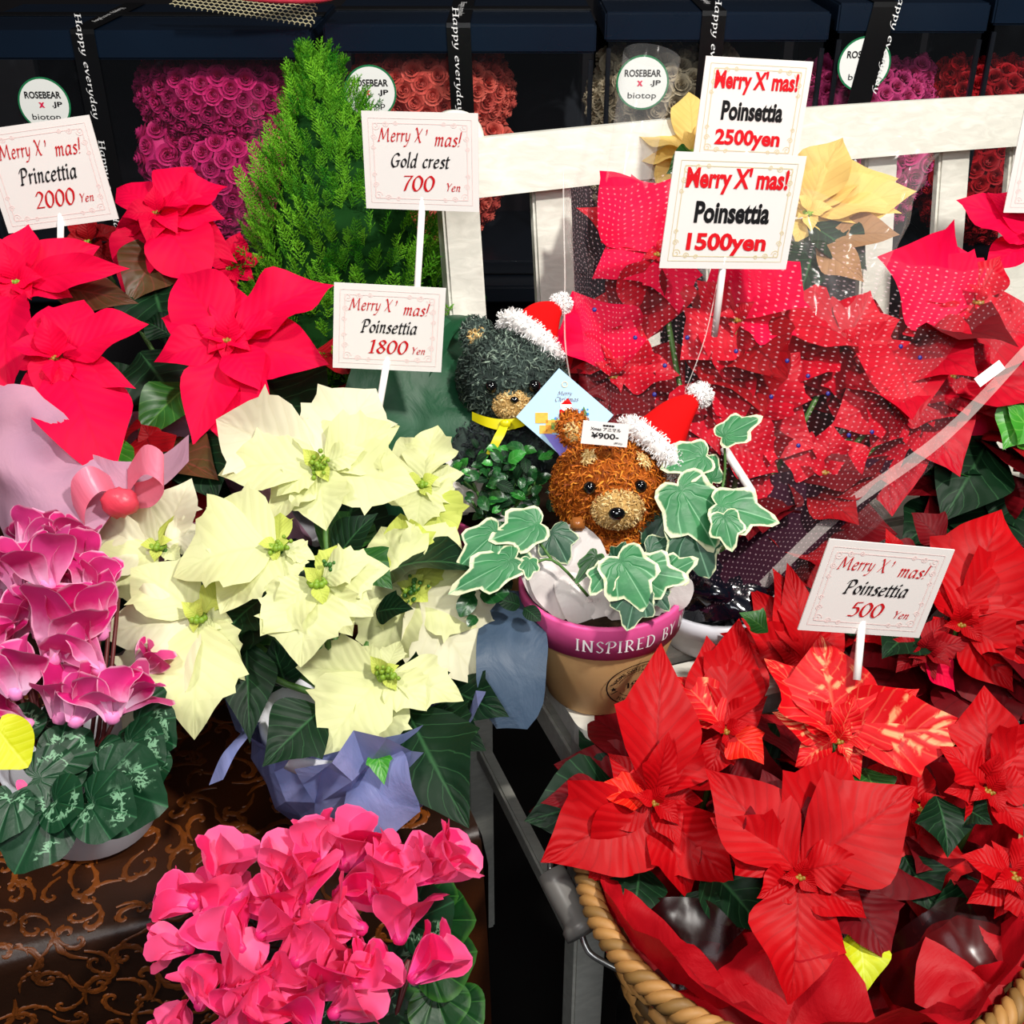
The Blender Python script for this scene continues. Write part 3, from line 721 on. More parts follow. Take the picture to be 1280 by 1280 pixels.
for iy in range(-8, 12):
    for ix in range(-23, 1):
        x = ix*gx+(.5*gx if iy % 2 else 0); s = iy*.029+.01
        if x > -.03 or s < -.24: continue
        a0 = rs.uniform(0, 6.28)
        for q in range(2): gs.append(scroll(x+rs.uniform(-.01, .01), s+rs.uniform(-.01, .01), rs.uniform(.045, .08), a0+q*pi+rs.uniform(-.4, .4), 1 if (ix+iy) % 2 else -1))
V, F = join(gs); tag(mesh('scroll_pattern', V, F, M['scroll'], cl), 'raised golden brown scrollwork', kind='stuff')

# ------------------------------------------------------------------ gift boxes and rose bears
def rose_geo():
    g = []
    rs = random.Random(2)
    for ring, (n, r0, h, tilt) in enumerate([(2, .14, .62, .05), (3, .3, .56, .2), (4, .5, .44, .45), (5, .74, .28, .85)]):
        for k in range(n):
            a0 = 2*pi*k/n+ring*.7+rs.uniform(-.15, .15); sp = 2*pi/n*.68; V = []; U = []; m = 4
            for j in range(3):
                t = j/2
                for i in range(m+1):
                    s = (i/m-.5)*2; a = a0+s*sp
                    r = r0*(.55+.45*t)+tilt*.16*t*t*(1-.3*s*s); z = h*(t)*(1-.22*s*s)-.1*ring*.4
                    V.append((cos(a)*r, sin(a)*r, z)); U.append((i/m, t))
            F = [(j*(m+1)+i, j*(m+1)+i+1, (j+1)*(m+1)+i+1, (j+1)*(m+1)+i) for j in range(2) for i in range(m)]
            g.append((V, F, U))
    return join(g)
RV, RF, RU = rose_geo()
def rosemesh(mat):
    me = bpy.data.meshes.new('rose'); me.from_pydata([tuple(v) for v in RV], [], RF); me.materials.append(mat)
    me.polygons.foreach_set('use_smooth', [True]*len(me.polygons)); return me
def rose_bear(c, sc, mat, label, nm='rose_bear'):
    root = empty(nm, c, label, 'bear'); me = rosemesh(M[mat]); rs = random.Random(int(c.x*100))
    lobes = [(c+UP*.11*sc, (.118*sc, .095*sc, .115*sc), 80), (c+UP*.245*sc, (.135*sc, .085*sc, .088*sc), 84), (c+UP*.305*sc+Vector((-.088*sc, 0, 0)), (.03*sc,)*3, 7), (c+UP*.305*sc+Vector((.088*sc, 0, 0)), (.03*sc,)*3, 7),
             (c+UP*.15*sc+Vector((-.1*sc, -.03*sc, 0)), (.04*sc, .04*sc, .06*sc), 10), (c+UP*.15*sc+Vector((.1*sc, -.03*sc, 0)), (.04*sc, .04*sc, .06*sc), 10)]
    names = ['body', 'head', 'ear', 'ear', 'arm', 'arm']
    for (lc, lr, n), ln in zip(lobes, names):
        V, F, U = ball(lc, [x*.9 for x in lr], 14, 9); bo = mesh(ln, V, F, M[mat], root)
        k = 0
        for i in range(int(n*2.5)):
            z = 1-2*(i+.5)/int(n*2.5); a = i*2.399963; q = sqrt(1-z*z); nv = Vector((q*cos(a), q*sin(a), z))
            if nv.y > .25: continue
            if any((lc+Vector((nv.x*lr[0], nv.y*lr[1], nv.z*lr[2]))-oc).length < min(orr)*.85 for (oc, orr, _) in lobes if oc is not lc): continue
            p = lc+Vector((nv.x*lr[0], nv.y*lr[1], nv.z*lr[2])); s = .0205*sc*rs.uniform(.85, 1.1)
            nr = Vector((nv.x/lr[0], nv.y/lr[1], nv.z/lr[2])).normalized()
            o = bpy.data.objects.new('rose', me); COL.objects.link(o); WO[o.name] = p; o.parent = bo; o.location = p-nr*s*.2-WO[bo.name]
            qn = nr.to_track_quat('Z', 'Y'); o.rotation_euler = (qn.to_matrix() @ Matrix.Rotation(rs.uniform(0, 6), 3, 'Z')).to_euler(); o.scale = (s, s, s)
YB = 1.93; BZ0 = .742
XA = Vector((1, 0, 0)); YA = Vector((0, 1, 0))
def giftbox(pxl, pxr, ytop, rib_px, st_px, st_py, mat, blabel, rlabel, sc=1., bx=None, rib_txt=True, ribtilt=0.):
    # lid top front edge at (px, ytop)
    def at(px, py):
        r = ray(px, py); return CAM+r*(YB/r.y)
    zl = at((pxl+pxr)/2, ytop).z; x0 = at(pxl, ytop).x; x1 = at(pxr, ytop).x; W = x1-x0; cx = (x0+x1)/2; Dp = .3; lid = .042
    root = empty('gift_box', (cx, YB+Dp/2, BZ0), blabel, 'gift box', 'row of black window boxes')
    V, F = boxg((cx, YB+Dp/2, zl-lid/2), (XA, YA, UP), (W, Dp, lid), .003); l = mesh('lid', V, F, M['boxblue'], root, smooth=False)
    V, F = boxg((cx, YB+Dp/2, BZ0+.012), (XA, YA, UP), (W-.006, Dp-.006, .024), .002); mesh('base', V, F, M['boxblack'], root, smooth=False)
    for sx in (-1, 1):
        for sy in (0, 1):
            V, F = boxg((cx+sx*(W/2-.007), YB+.007+sy*(Dp-.014), (zl-lid+BZ0)/2), (XA, YA, UP), (.007, .007, zl-lid-BZ0-.02)); mesh('corner_post', V, F, M['boxblack'], root, smooth=False)
    V, F = boxg((cx, YB+Dp-.004, (zl-lid+BZ0)/2), (XA, YA, UP), (W-.02, .003, zl-lid-BZ0-.02)); mesh('back_panel', V, F, M['backing'], root, smooth=False)
    V, F = boxg((cx, YB+.003, (zl-lid+BZ0)/2+.01), (XA, YA, UP), (W-.012, .001, zl-lid-BZ0-.02)); mesh('window_film', V, F, M['window'], root, smooth=False)
    # ribbon over lid and down the front
    rx = at(rib_px, ytop).x; rw = .036
    path = [(YB+Dp, zl+.002), (YB-.002, zl+.002), (YB-.003, zl-.005), (YB-.003, BZ0)]
    V = []; F = []
    for i, (y, z) in enumerate(path):
        sh = ribtilt*(zl-z)
        V += [Vector((rx-rw/2+sh, y, z)), Vector((rx+rw/2+sh, y, z))]
        if i: k = 2*i; F.append((k-2, k-1, k+1, k))
    rb = mesh('ribbon', V, F, M['ribbon_black'], root, smooth=False)
    # second ribbon across the lid
    V, F = boxg((cx, YB+Dp*.55, zl+.0015), (XA, YA, UP), (W, .034, .002)); mesh('ribbon', V, F, M['ribbon_black'], root, smooth=False)
    if rib_txt:
        n = nib('Happy everyday    Happy everyday', slant=.05, nw=.22)
        Vv, Ff = fit(n, 0, 0, .34, .013)
        u = Vector((ribtilt, 0, -1)).normalized(); v = XA-u*XA.dot(u)
        letters('ribbon_lettering', root, (Vv, Ff), Vector((rx, YB-.0035, zl-.145+rib_txt*.0)), u, v, -YA, 'white_ink', .0008)
        Vv, Ff = fit(nib('Happy everyday', slant=.05, nw=.22), 0, 0, .16, .013)
        letters('ribbon_lettering', root, (Vv, Ff), Vector((rx, YB+.14, zl+.002)), -YA, XA, UP, 'white_ink', .002)
    # round sticker
    s = at(st_px, st_py); rr = .0405
    k = empty('sticker', (s.x, YB-.004, s.z), parent=root)
    dsk = lambda r, y: ([Vector((s.x+cos(a*pi/20)*r, y, s.z+sin(a*pi/20)*r)) for a in range(40)], [tuple(range(40))])
    V, F = dsk(rr, YB-.0015); mesh('sticker_ring', V, F, M['green_ring'], k, smooth=False)
    V, F = dsk(rr*.93, YB-.0019); mesh('sticker_disc', V, F, M['sticker'], k, smooth=False)
    for (t, off, cx_, cz, w, h, mt, kind) in (('ROSEBEAR', .03, 0, .014, .056, .0105, 'black_ink', 'b'), ('x', .06, -.004, -.001, .009, .008, 'cross_pink', 'b'), ('.JP', .03, .02, -.001, .016, .0095, 'black_ink', 'b'), ('biotop', 0, 0, -.02, .044, .0115, 'black_ink', 'b')):
        letters('sticker_lettering', k, fit(bfont(t, off*.8), cx_, cz, w, h), Vector((s.x, YB-.0022, s.z)), XA, UP, -YA, mt, .0004)
    rose_bear(Vector(((cx if bx is None else at(bx, ytop).x), YB+.12, BZ0+.025)), sc, mat, rlabel)
giftbox(-60, 388, 38, 103, 56, 130, 'rose_magenta', 'black window box with a magenta rose bear, leftmost behind the plants', 'magenta teddy bear made of foam roses in the leftmost box', 1.0, bx=243, ribtilt=.02)
giftbox(403, 746, 30, 573, 463, 115, 'rose_coral', 'black window box behind the gold crest sign with a coral rose bear', 'coral pink teddy bear made of foam roses in a box', 1.0, bx=530, ribtilt=.03)
giftbox(757, 1040, 15, 893, 803, 103, 'rose_cream', 'black window box behind the 2500 yen card with a cream rose bear', 'cream teddy bear made of foam roses in a box', .95, bx=850, ribtilt=-.02)
giftbox(1050, 1240, 4, 1107, 1080, 80, 'rose_pink', 'black window box with a pink rose bear near the upper right corner', 'rose pink teddy bear made of foam roses at right', .9, bx=1125, ribtilt=-.14)
giftbox(1247, 1500, -6, 1390, 1440, 80, 'rose_red', 'black window box at the right edge with a deep red rose bear', 'deep red teddy bear made of foam roses at the right edge', .9, bx=1310, rib_txt=False)
# cream hexagonal net lying over the leftmost box
g = []
def netpt(u, v):
    a = P(225, -25, 1.74).lerp(P(405, -12, 1.74), u); b = P(215, 8, 1.78).lerp(P(392, 32, 1.78), u); q = a.lerp(b, v); return q+UP*.006*sin(pi*v)
for j in range(13):
    for i in range(26):
        u0 = i/26+(.5/26 if j % 2 else 0); v0 = j/13+.04*u0; h = 1/26
        pts = [(u0, v0), (u0+h*.5, v0+.028), (u0+h*.5, v0+.075)]
        pts2 = [(u0, v0), (u0-h*.5, v0+.028)]
        for q in (pts, pts2):
            for k in range(len(q)-1): g.append(tube([netpt(*q[k]), netpt(*q[k+1])], .0008, 4))
V, F = join(g); tag(mesh('netting', V, F, M['net'], smooth=False), 'cream hexagonal netting lying on the leftmost black box lid', 'netting', kind='stuff')
g = [tube(smoothpath([netpt(u/8, 1.04) for u in range(9)], 3), .0018, 5)]
V, F = join(g)
tag(mesh('red_cord', *tube(smoothpath([P(250, -14, 1.7), P(320, -3, 1.72), P(400, -2, 1.74), P(445, -16, 1.75)], 5), .006, 8), M['red_ribbon']), 'red cord beside the netting on the box lids', 'cord')
# ------------------------------------------------------------------ price signs
def card_lines(name, price, big=True):
    return [('Merry X', 'nib', -.17, .25, .40, .2, 'red_ink'), ("' ", 'nib', .06, .3, .02, .07, 'red_ink'), ('mas!', 'nib', .245, .24, .24, .16, 'red_ink'),
            (name, 'nib', 0, .02, .52, .17, 'black_ink'), (price, 'num', .0 if len(price) > 3 else -.02, -.22, .37 if len(price) > 3 else .28, .17, 'red_ink'), ('Yen', 'nib', .28, -.25, .12, .09, 'red_ink')]
def card_lines2(price):
    return [("Merry X' mas!", 'bold', 0, .27, .78, .23, 'bright_red_ink'), ('Poinsettia', 'bold', 0, .0, .58, .19, 'black_ink'), (price+'yen', 'bold', -.01, -.28, .62, .2, 'bright_red_ink')]
sign([(-18, 168), (120, 158), (145, 266), (-8, 286)], 1.16, card_lines('Princettia', '2000'), 'white Princettia 2000 Yen card over the pink red plant', stake=(57, 276, 75, 345, 1.19))
sign([(452, 145), (600, 153), (597, 262), (455, 250)], 1.16, card_lines('Gold crest', '700'), 'white Gold crest 700 Yen card above the conifer', stake=(517, 258, 512, 520, 1.26))
sign([(422, 359), (559, 364), (549, 461), (414, 458)], 1.1, card_lines('Poinsettia', '1800'), 'white Poinsettia 1800 Yen card over the cream flowers', stake=(472, 458, 465, 560, 1.13))
sign([(876, 84), (1013, 84), (1004, 194), (869, 195)], 1.22, card_lines2('2500'), 'white Poinsettia 2500yen card before the pale yellow flowers', border='gold_ink', stake=(935, 196, 930, 330, 1.28))
sign([(837, 205), (1006, 199), (995, 325), (825, 334)], 1.1, card_lines2('1500'), 'white Poinsettia 1500yen card before the film wrapped crimson bouquet', border='gold_ink', stake=(899, 330, 893, 420, 1.16))
sign([(1023, 673), (1191, 687), (1165, 803), (1000, 788)], .99, card_lines('Poinsettia', '500'), 'white Poinsettia 500 Yen card in the basket of red flowers', stake=(1075, 798, 1071, 850, 1.0))
sign([(1269, 140), (1400, 134), (1398, 262), (1265, 256)], 1.3, card_lines('Poinsettia', '1500'), 'white card cut by the right edge over the bench rail', stake=(1335, 256, 1330, 420, 1.33))

# ------------------------------------------------------------------ conical wraps
def cone_wrap(name, root, c0, r0, c1, ra, rb, mat, jit=.006, n=28, m=9, pw=.7, seed=1, drop=None, flat=False, a0=0., a1=2*pi, wavy=.0, uvk=1.):
    """sheet from a ring r0 round c0 to the rim c1+cos*ra+sin*rb"""
    rs = random.Random(seed); V = []; F = []; U = []
    c0 = Vector(c0); c1 = Vector(c1); full = abs(a1-a0-2*pi) < .01; nn = n if full else n+1
    for j in range(m+1):
        t = j/m; k = t**pw
        for i in range(nn):
            a = a0+(a1-a0)*i/n
            lo = c0+Vector((cos(a)*r0, sin(a)*r0, 0)); hi = c1+Vector(ra)*cos(a)+Vector(rb)*sin(a)
            if wavy: hi += UP*wavy*sin(a*5+seed)+UP*wavy*.6*sin(a*9+2)
            ce = c0.lerp(c1, t); p = ce+(lo-c0)*(1-k)+(hi-c1)*k
            if jit: p += Vector((rs.uniform(-1, 1), rs.uniform(-1, 1), rs.uniform(-1, 1)))*jit*(.3+t)
            V.append(p); U.append((i/n*uvk, t*uvk))
    for j in range(m):
        for i in range(n):
            i2 = (i+1) % nn; F.append((j*nn+i, j*nn+i2, (j+1)*nn+i2, (j+1)*nn+i))
    return mesh(name, V, F, M[mat], root, U, smooth=not flat)
def crumple(name, root, B, T, wr, mat, amp=.012, seed=1, nt=14, ns=6, Nn=None, arch=.15, shape='sheet', roll=0., fold=.1):
    V, F, U = leafgeo(shape, shape, wr, fold, arch, .02, .1, seed, nt, ns); V = orient(V, B, T, Nn if Nn is not None else TOC*.7+UP*.5, roll)
    V = [v+Vector((noise.noise(v*28+Vector((seed, 0, 0))), noise.noise(v*28+Vector((0, seed, 5))), noise.noise(v*28+Vector((9, 0, seed)))))*amp for v in V]
    return mesh(name, V, F, M[mat], root, U)

# ------------------------------------------------------------------ pink-red Princettia plants on the left
def base_on(px, d, z):     # point on height z under the column px at depth about d
    q = P(px, 640, d); return Vector((q.x, P(px, 640, d).y, z))
pa = empty('potted_poinsettia', Vector((-.43, 1.02, ZT)), 'pink red Princettia plant with lilac wrap behind the 2000 Yen card', 'potted plant')
pot(pa, Vector((-.43, 1.02, ZT+.002)), .045, .062, .10, 'pot_white')
h = Vector((-.43, 1.02, ZT+.09))
flower(pa, 22, 352, 1.15, [(35, 279, .33, .0), (90, 369, .36), (125, 308, .33, .02), (163, 336, .17, -.02), (6, 500, .24, -.02), (-50, 300, .35), (-70, 370, .35), (-40, 440, .35), (-5, 420, .4)], 'princettia', stem_to=h)
flower(pa, 70, 447, 1.08, [(105, 372, .38, .02), (60, 380, .36, .02), (186, 405, .36, -.0, 'princettia'), (168, 484, .17, -.01), (30, 512, .36), (20, 460, .4), (139, 602, .31, -.01), (40, 400, .3)], 'princettia', cym='cyath_red', stem_to=h)
leaf('leaf', pa, P(60, 358, 1.18), P(170, 377, 1.16), .22, 'smooth', 'bronze_leaf'); leaf('leaf', pa, P(152, 548, 1.11), P(146, 612, 1.08), .3, 'smooth', 'bright_leaf')
leaf('leaf', pa, P(110, 585, 1.13), P(146, 610, 1.11), .3, 'smooth', 'mid_leaf')
fillleaves(pa, Vector((-.40, 1.04, .83)), (.14, .12, .08), 22, ['dark_leaf', 'bronze_leaf', 'dark_leaf', 'darkred'], (.07, .12), seed=3)
crumple('wrapping', pa, P(-10, 640, 1.05), P(105, 560, 1.03), .75, 'lilac_wrap', .012, 4, nt=18, ns=8, roll=.2)
crumple('wrapping', pa, P(-60, 600, 1.07), P(60, 520, 1.1), .6, 'lilac_wrap', .014, 8, nt=18, ns=8)
pb = empty('potted_poinsettia', Vector((-.26, 1.13, ZT)), 'pink red Princettia plant with two large flowers beside the conifer', 'potted plant')
pot(pb, Vector((-.26, 1.13, ZT+.002)), .045, .062, .10, 'pot_white'); h = Vector((-.26, 1.13, ZT+.09))
flower(pb, 197, 266, 1.25, [(241, 207, .38, .02), (284, 232, .36), (144, 232, .34, .02), (281, 273, .34), (297, 326, .22, .03), (138, 297, .3, .01), (154, 368, .34, .03), (194, 312, .42), (259, 358, .36)], 'princettia', cym='cyath_red', stem_to=h)
flower(pb, 285, 425, 1.14, [(225, 340, .36, .02), (294, 357, .34, .02), (415, 350, .33), (411, 455, .33), (200, 394, .3, .02), (192, 452, .31), (241, 557, .25, .01), (303, 577, .3, .01), (325, 488, .34, -.01), (362, 402, .3, -.01), (240, 400, .35, -.005)], 'princettia', cym='cyath_red', inner=7, isz=.028, stem_to=h)
flower(pb, 288, 335, 1.34, [(300, 290, .35), (318, 350, .35), (262, 330, .35), (275, 380, .35), (330, 320, .3)], 'princettia', stem_to=h)
flower(pb, 112, 302, 1.34, [(90, 270, .38), (150, 285, .35), (140, 330, .38), (80, 320, .38), (112, 345, .35), (112, 265, .3)], 'darkred', stem_to=h)
for a in [((209, 300, 1.27), (160, 377, 1.22), .36, 'bronze_leaf'), ((190, 350, 1.26), (214, 432, 1.2), .4, 'dark_leaf'), ((240, 478, 1.17), (172, 546, 1.12), .3, 'mid_leaf'), ((245, 540, 1.14), (268, 622, 1.08), .42, 'dark_leaf'),
          ((320, 470, 1.22), (395, 560, 1.15), .42, 'dark_leaf'), ((165, 500, 1.2), (130, 450, 1.2), .4, 'dark_leaf'), ((175, 440, 1.2), (232, 520, 1.16), .42, 'dark_leaf'), ((215, 420, 1.19), (180, 400, 1.2), .42, 'dark_leaf'), ((210, 545, 1.2), (150, 500, 1.2), .42, 'dark_leaf')]:
    leaf('leaf', pb, P(*a[0]), P(*a[1]), a[2], 'smooth', a[3])
fillleaves(pb, Vector((-.24, 1.2, .86)), (.16, .1, .1), 26, ['dark_leaf', 'dark_leaf', 'bronze_leaf', 'darkred'], (.07, .13), seed=5)
for a in [((196, 560, 1.13), (176, 530, 1.12)), ((180, 540, 1.13), (203, 592, 1.1)), ((160, 535, 1.14), (150, 560, 1.1))]: leaf('bract', pb, P(*a[0]), P(*a[1]), .45, 'smooth', 'darkred')
cone_wrap('wrapping', pb, Vector((-.26, 1.13, ZT+.004)), .05, P(190, 590, 1.1), Vector((.1, 0, 0)), Vector((0, .07, .03)), 'lilac_wrap', .007, 22, 7, flat=True)
# bow
bowr = empty('ribbon_bow', P(150, 615, 1.03), parent=pb)
def bandmesh(name, root, pts, wv, mat):
    pts = smoothpath(pts, 6); V = []; F = []; U = []
    for i, p in enumerate(pts):
        w = Vector(wv)*(1-.25*abs(2*i/(len(pts)-1)-1)); V += [p-w, p+w]; U += [(0, i/len(pts)), (1, i/len(pts))]
        if i: k = 2*i; F.append((k-2, k-1, k+1, k))
    return mesh(name, V, F, M[mat], root, U)
bandmesh('loop', bowr, [P(150, 612, 1.04), P(120, 598, 1.0), P(98, 620, 1.0), P(105, 655, 1.02), P(140, 625, 1.04)], Dv*.012+Vector((.006, 0, 0)), 'pink_ribbon')
bandmesh('loop', bowr, [P(155, 610, 1.04), P(180, 575, 1.0), P(205, 590, 1.0), P(190, 615, 1.02), P(160, 620, 1.04)], Dv*.014, 'pink_ribbon')
bandmesh('tail', bowr, [P(75, 600, 1.06), P(110, 588, 1.04), P(150, 600, 1.03), P(200, 590, 1.05), P(236, 560, 1.08)], Dv*.016, 'lilac_wrap')
V, F, U = ball(P(150, 628, 1.01), (.016, .012, .013), 12, 8, amp=.3); mesh('knot', V, F, M['red_ribbon'], bowr)

# ------------------------------------------------------------------ gold crest conifer
gb = Vector((-.172, 1.30, ZT)); gc = empty('potted_conifer', gb, 'bright green cone shaped gold crest conifer left of the bench back', 'potted plant')
pot(gc, gb+UP*.002, .05, .068, .11, 'pot_white')
V, F = tube([gb+UP*.1, gb+UP*.22, gb+UP*.3], [.008, .006, .004], 8); mesh('trunk', V, F, M['red_stem'], gc)
top = P(392, 72, 1.42); gz0 = ZT+.13; H0 = top.z-gz0
def grad(f): return .138*(sin(pi*min(1, .18+.62*f)))**.8*(1-f)**.6*1.3 if f < 1 else 0
def gcen(f): return Vector((gb.x, gb.y, 0)).lerp(Vector((top.x, top.y, 0)), f*f)+UP*(gz0+H0*f)
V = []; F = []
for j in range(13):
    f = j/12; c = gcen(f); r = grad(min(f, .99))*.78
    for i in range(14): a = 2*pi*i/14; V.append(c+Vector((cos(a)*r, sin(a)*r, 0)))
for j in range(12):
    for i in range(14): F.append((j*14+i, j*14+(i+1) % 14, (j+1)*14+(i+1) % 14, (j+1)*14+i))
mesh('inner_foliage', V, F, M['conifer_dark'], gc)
def sprig(seed):
    rs = random.Random(seed); V = []; F = []; U = []
    def needle(p, d, l, w):
        s = d.cross(Vector((0, 0, 1)))
        if s.length < .01: s = Vector((1, 0, 0))
        s = s.normalized()*w; n = s.cross(d).normalized()*w*.8; k = len(V)
        V.extend([p-s, p+n, p+s, p+d*l]); U.extend([(.3, .5)]*4); F.extend([(k, k+1, k+3), (k+1, k+2, k+3)])
    def branch(p, d, L, lv):
        n = 7 if lv == 0 else 5
        for i in range(n):
            t = (i+.5)/n; q = p+d*L*t+Vector((0, 0, .06*L*t*t))
            if lv < 1:
                for sd in (-1, 1):
                    dd = (d*.85+Vector((sd*.6, 0, rs.uniform(-.4, .4)))).normalized(); branch(q, dd, L*(.42-.25*t), 1)
            else:
                for k in range(2):
                    dd = (d+Vector((rs.uniform(-.8, .8), rs.uniform(-.5, .5), rs.uniform(-.8, .8)))).normalized(); needle(q, dd, .09, .02)
        k = len(V); s = Vector((.012, 0, .0)); V.extend([p-s, p+s, p+d*L]); U.extend([(.3, .5)]*3); F.append((k, k+1, k+2))
        for k2 in range(2): needle(p+d*L*.95, (d+Vector((rs.uniform(-.3, .3), 0, rs.uniform(-.3, .3)))).normalized(), .1, .02)
    branch(Vector((0, 0, 0)), Vector((0, 1, 0)), 1.0, 0); return V, F, U
SP = [sprig(i) for i in range(4)]; rs = random.Random(11); lists = {0: [], 1: []}
for i in range(1700):
    f = rs.random()**1.25*.985; a = rs.uniform(0, 2*pi)
    if sin(a) > .55: continue
    c = gcen(f); r = grad(f)*rs.uniform(.72, .95); o = Vector((cos(a), sin(a), 0)); B = c+o*r
    T = B+(o*(.75-.45*f)+UP*(.75+.6*f)+Vector((rs.uniform(-.25, .25), rs.uniform(-.25, .25), 0))).normalized()*rs.uniform(.024, .04)*(1.05-.25*f)
    v, ff, u = SP[i % 4]; lists[0].append((orient(v, B, T, o+UP*.3, rs.uniform(-.6, .6)), ff, [(rs.random(), .5)]*len(v)))
for i in range(9):
    f = i/9; B = P(392+rs.uniform(-3, 3), 160-80*f, 1.42-.0*f); v, ff, u = SP[i % 4]; lists[0].append((orient(v, B, B+UP*.03+Vector((rs.uniform(-.012, .012), 0, 0)), TOC, 0), ff, [(1, .5)]*len(v)))
for (x0, y0) in ((345, 205), (330, 230), (420, 150), (435, 170), (312, 260), (375, 150), (360, 190), (405, 130)):  # extra sprigs in the brightest green: upper-left highlight put into the colour
    B = P(x0, y0+22, 1.4); 
    for q in range(4): v, ff, u = SP[q]; C0 = B+UP*.012*q; lists[0].append((orient(v, C0, C0+UP*.03+Vector((rs.uniform(-.012, .012), 0, 0)), TOC, 0), ff, [(1, .5)]*len(v)))
V, F, U = join(lists[0]); tag(mesh('foliage', V, F, M['conifer'], gc, U, smooth=False), 'feathery bright green foliage', kind='stuff')
# dark green paper and white paper behind the cream flowers
gp = empty('paper_cone', Vector((-.1, 1.16, ZT)), 'dark green and white paper wrap between conifer and black bear', 'wrapping paper')
crumple('green_sheet', gp, P(470, 590, 1.2), P(585, 410, 1.24), .42, 'green_paper', .006, 3, roll=.3)
crumple('green_sheet', gp, P(505, 500, 1.22), P(572, 385, 1.27), .3, 'green_paper', .006, 5, roll=-.5)
crumple('white_sheet', gp, P(560, 640, 1.2), P(588, 500, 1.22), .3, 'white_paper', .008, 6, roll=.3)
V, F, U = lathe(Vector((-.1, 1.16, ZT+.002)), [(0, 0), (.045, 0), (.058, .2), (.056, .2)], 24); mesh('paper_base', V, F, M['green_paper'], gp)

# ------------------------------------------------------------------ cream poinsettia
wb = Vector((-.145, .80, ZT)); wp = empty('potted_poinsettia', wb, 'large cream white poinsettia in blue wrap in front of the conifer', 'potted plant')
pot(wp, wb+UP*.002, .05, .066, .11, 'pot_white'); h = wb+UP*.12
K = dict(k=.3, cr=.009, inner=3, imat='lime', isz=.016, stem_to=h)
flower(wp, 399, 582, 1.05, [(392, 518, .38, .02), (470, 484, .42, .03, 'cream_pale'), (500, 533, .36), (266, 522, .33, .03, 'cream_pale'), (270, 590, .33, .015), (335, 650, .4, .01), (408, 664, .42, -.005), (524, 611, .36), (345, 618, .33, -.005), (455, 560, .3, -.01)], 'cream', 'lobed', ws=1.18, **K)
flower(wp, 347, 682, .99, [(254, 632, .42, .01), (214, 717, .45), (364, 737, .4), (275, 768, .42, -.005), (395, 700, .33, .01, 'cream'), (350, 640, .36, .02, 'lime')], 'cream', 'lobed', ws=1.18, **K)
flower(wp, 397, 728, .95, [(488, 710, .33, .01), (466, 768, .36), (325, 795, .38), (375, 834, .46), (440, 795, .38, .01), (462, 698, .36, -.01, 'cream'), (340, 760, .4, .004), (420, 680, .3, .01, 'lime')], 'cream', 'lobed', ws=1.18, **K)
flower(wp, 513, 736, 1.05, [(474, 655, .42, .015), (500, 640, .36, .02, 'lime'), (568, 648, .4, .02), (611, 778, .42, .02), (601, 857, .42, .03, 'cream_pale'), (535, 752, .5, -.01, 'lime'), (465, 850, .33, .01), (560, 700, .36, .01, 'lime'), (440, 780, .36, .015)], 'cream', 'lobed', ws=1.18, **K)
flower(wp, 481, 842, .98, [(368, 834, .33), (402, 945, .42), (533, 887, .42, 0, 'cream'), (580, 876, .3, .02), (470, 948, .33, .02), (400, 880, .4, .015, 'lime'), (500, 800, .33, .02), (440, 808, .33, .01)], 'cream', 'lobed', ws=1.18, **K)
flower(wp, 248, 772, .98, [(163, 710, .42, .01), (126, 795, .36, .005, 'cream_pale'), (146, 916, .33, .01, 'cream_pale'), (303, 850, .3, .006), (243, 925, .33, -.004), (291, 778, .4, 0), (290, 722, .34, .01, 'lime'), (225, 850, .33, .015), (207, 860, .3, .02)], 'cream', 'lobed', ws=1.18, **K)
flower(wp, 198, 682, 1.04, [(128, 630, .45, .01, 'cream_pale'), (85, 694, .38, .005, 'cream_pale'), (112, 745, .4), (240, 598, .36, .01, 'cream_pale'), (256, 660, .4, .01, 'cream_pale'), (190, 640, .4, .02, 'lime'), (225, 700, .36)], 'cream', 'lobed', ws=1.18, **K)
flower(wp, 528, 604, 1.1, [(545, 528, .38, .01, 'cream'), (500, 545, .36, .02), (569, 632, .36), (433, 632, .36), (520, 665, .4, -.005), (580, 590, .33, .01), (565, 680, .4, .0, 'lime')], 'cream', 'lobed', ws=1.18, **K)
for a in [((325, 750, 1.01), (263, 810, .97), .36, 'dark_leaf'), ((308, 800, 1.0), (312, 927, .96), .28, 'dark_leaf'), ((405, 885, .98), (328, 956, .94), .42, 'dark_leaf'), ((508, 885, 1.0), (583, 1032, .93), .36, 'dark_leaf'),
          ((520, 900, 1.02), (606, 935, .98), .4, 'dark_leaf'), ((560, 860, 1.06), (634, 895, 1.02), .36, 'dark_leaf'), ((470, 765, 1.04), (515, 760, 1.02), .4, 'dark_leaf'), ((470, 930, .95), (480, 980, .93), .28, 'bright_leaf'),
          ((140, 760, 1.06), (175, 720, 1.03), .5, 'dark_leaf'), ((290, 800, 1.03), (290, 880, .99), .4, 'dark_leaf'), ((500, 860, 1.03), (560, 840, 1.0), .4, 'dark_leaf'), ((380, 900, 1.0), (420, 960, .97), .4, 'dark_leaf'),
          ((420, 700, 1.04), (470, 640, 1.03), .4, 'dark_leaf'), ((360, 860, 1.02), (340, 800, 1.0), .45, 'dark_leaf'), ((440, 690, 1.02), (490, 735, 1.0), .4, 'mid_leaf')]:
    leaf('leaf', wp, P(*a[0]), P(*a[1]), a[2], 'red', a[3], wave=.04, nt=16)
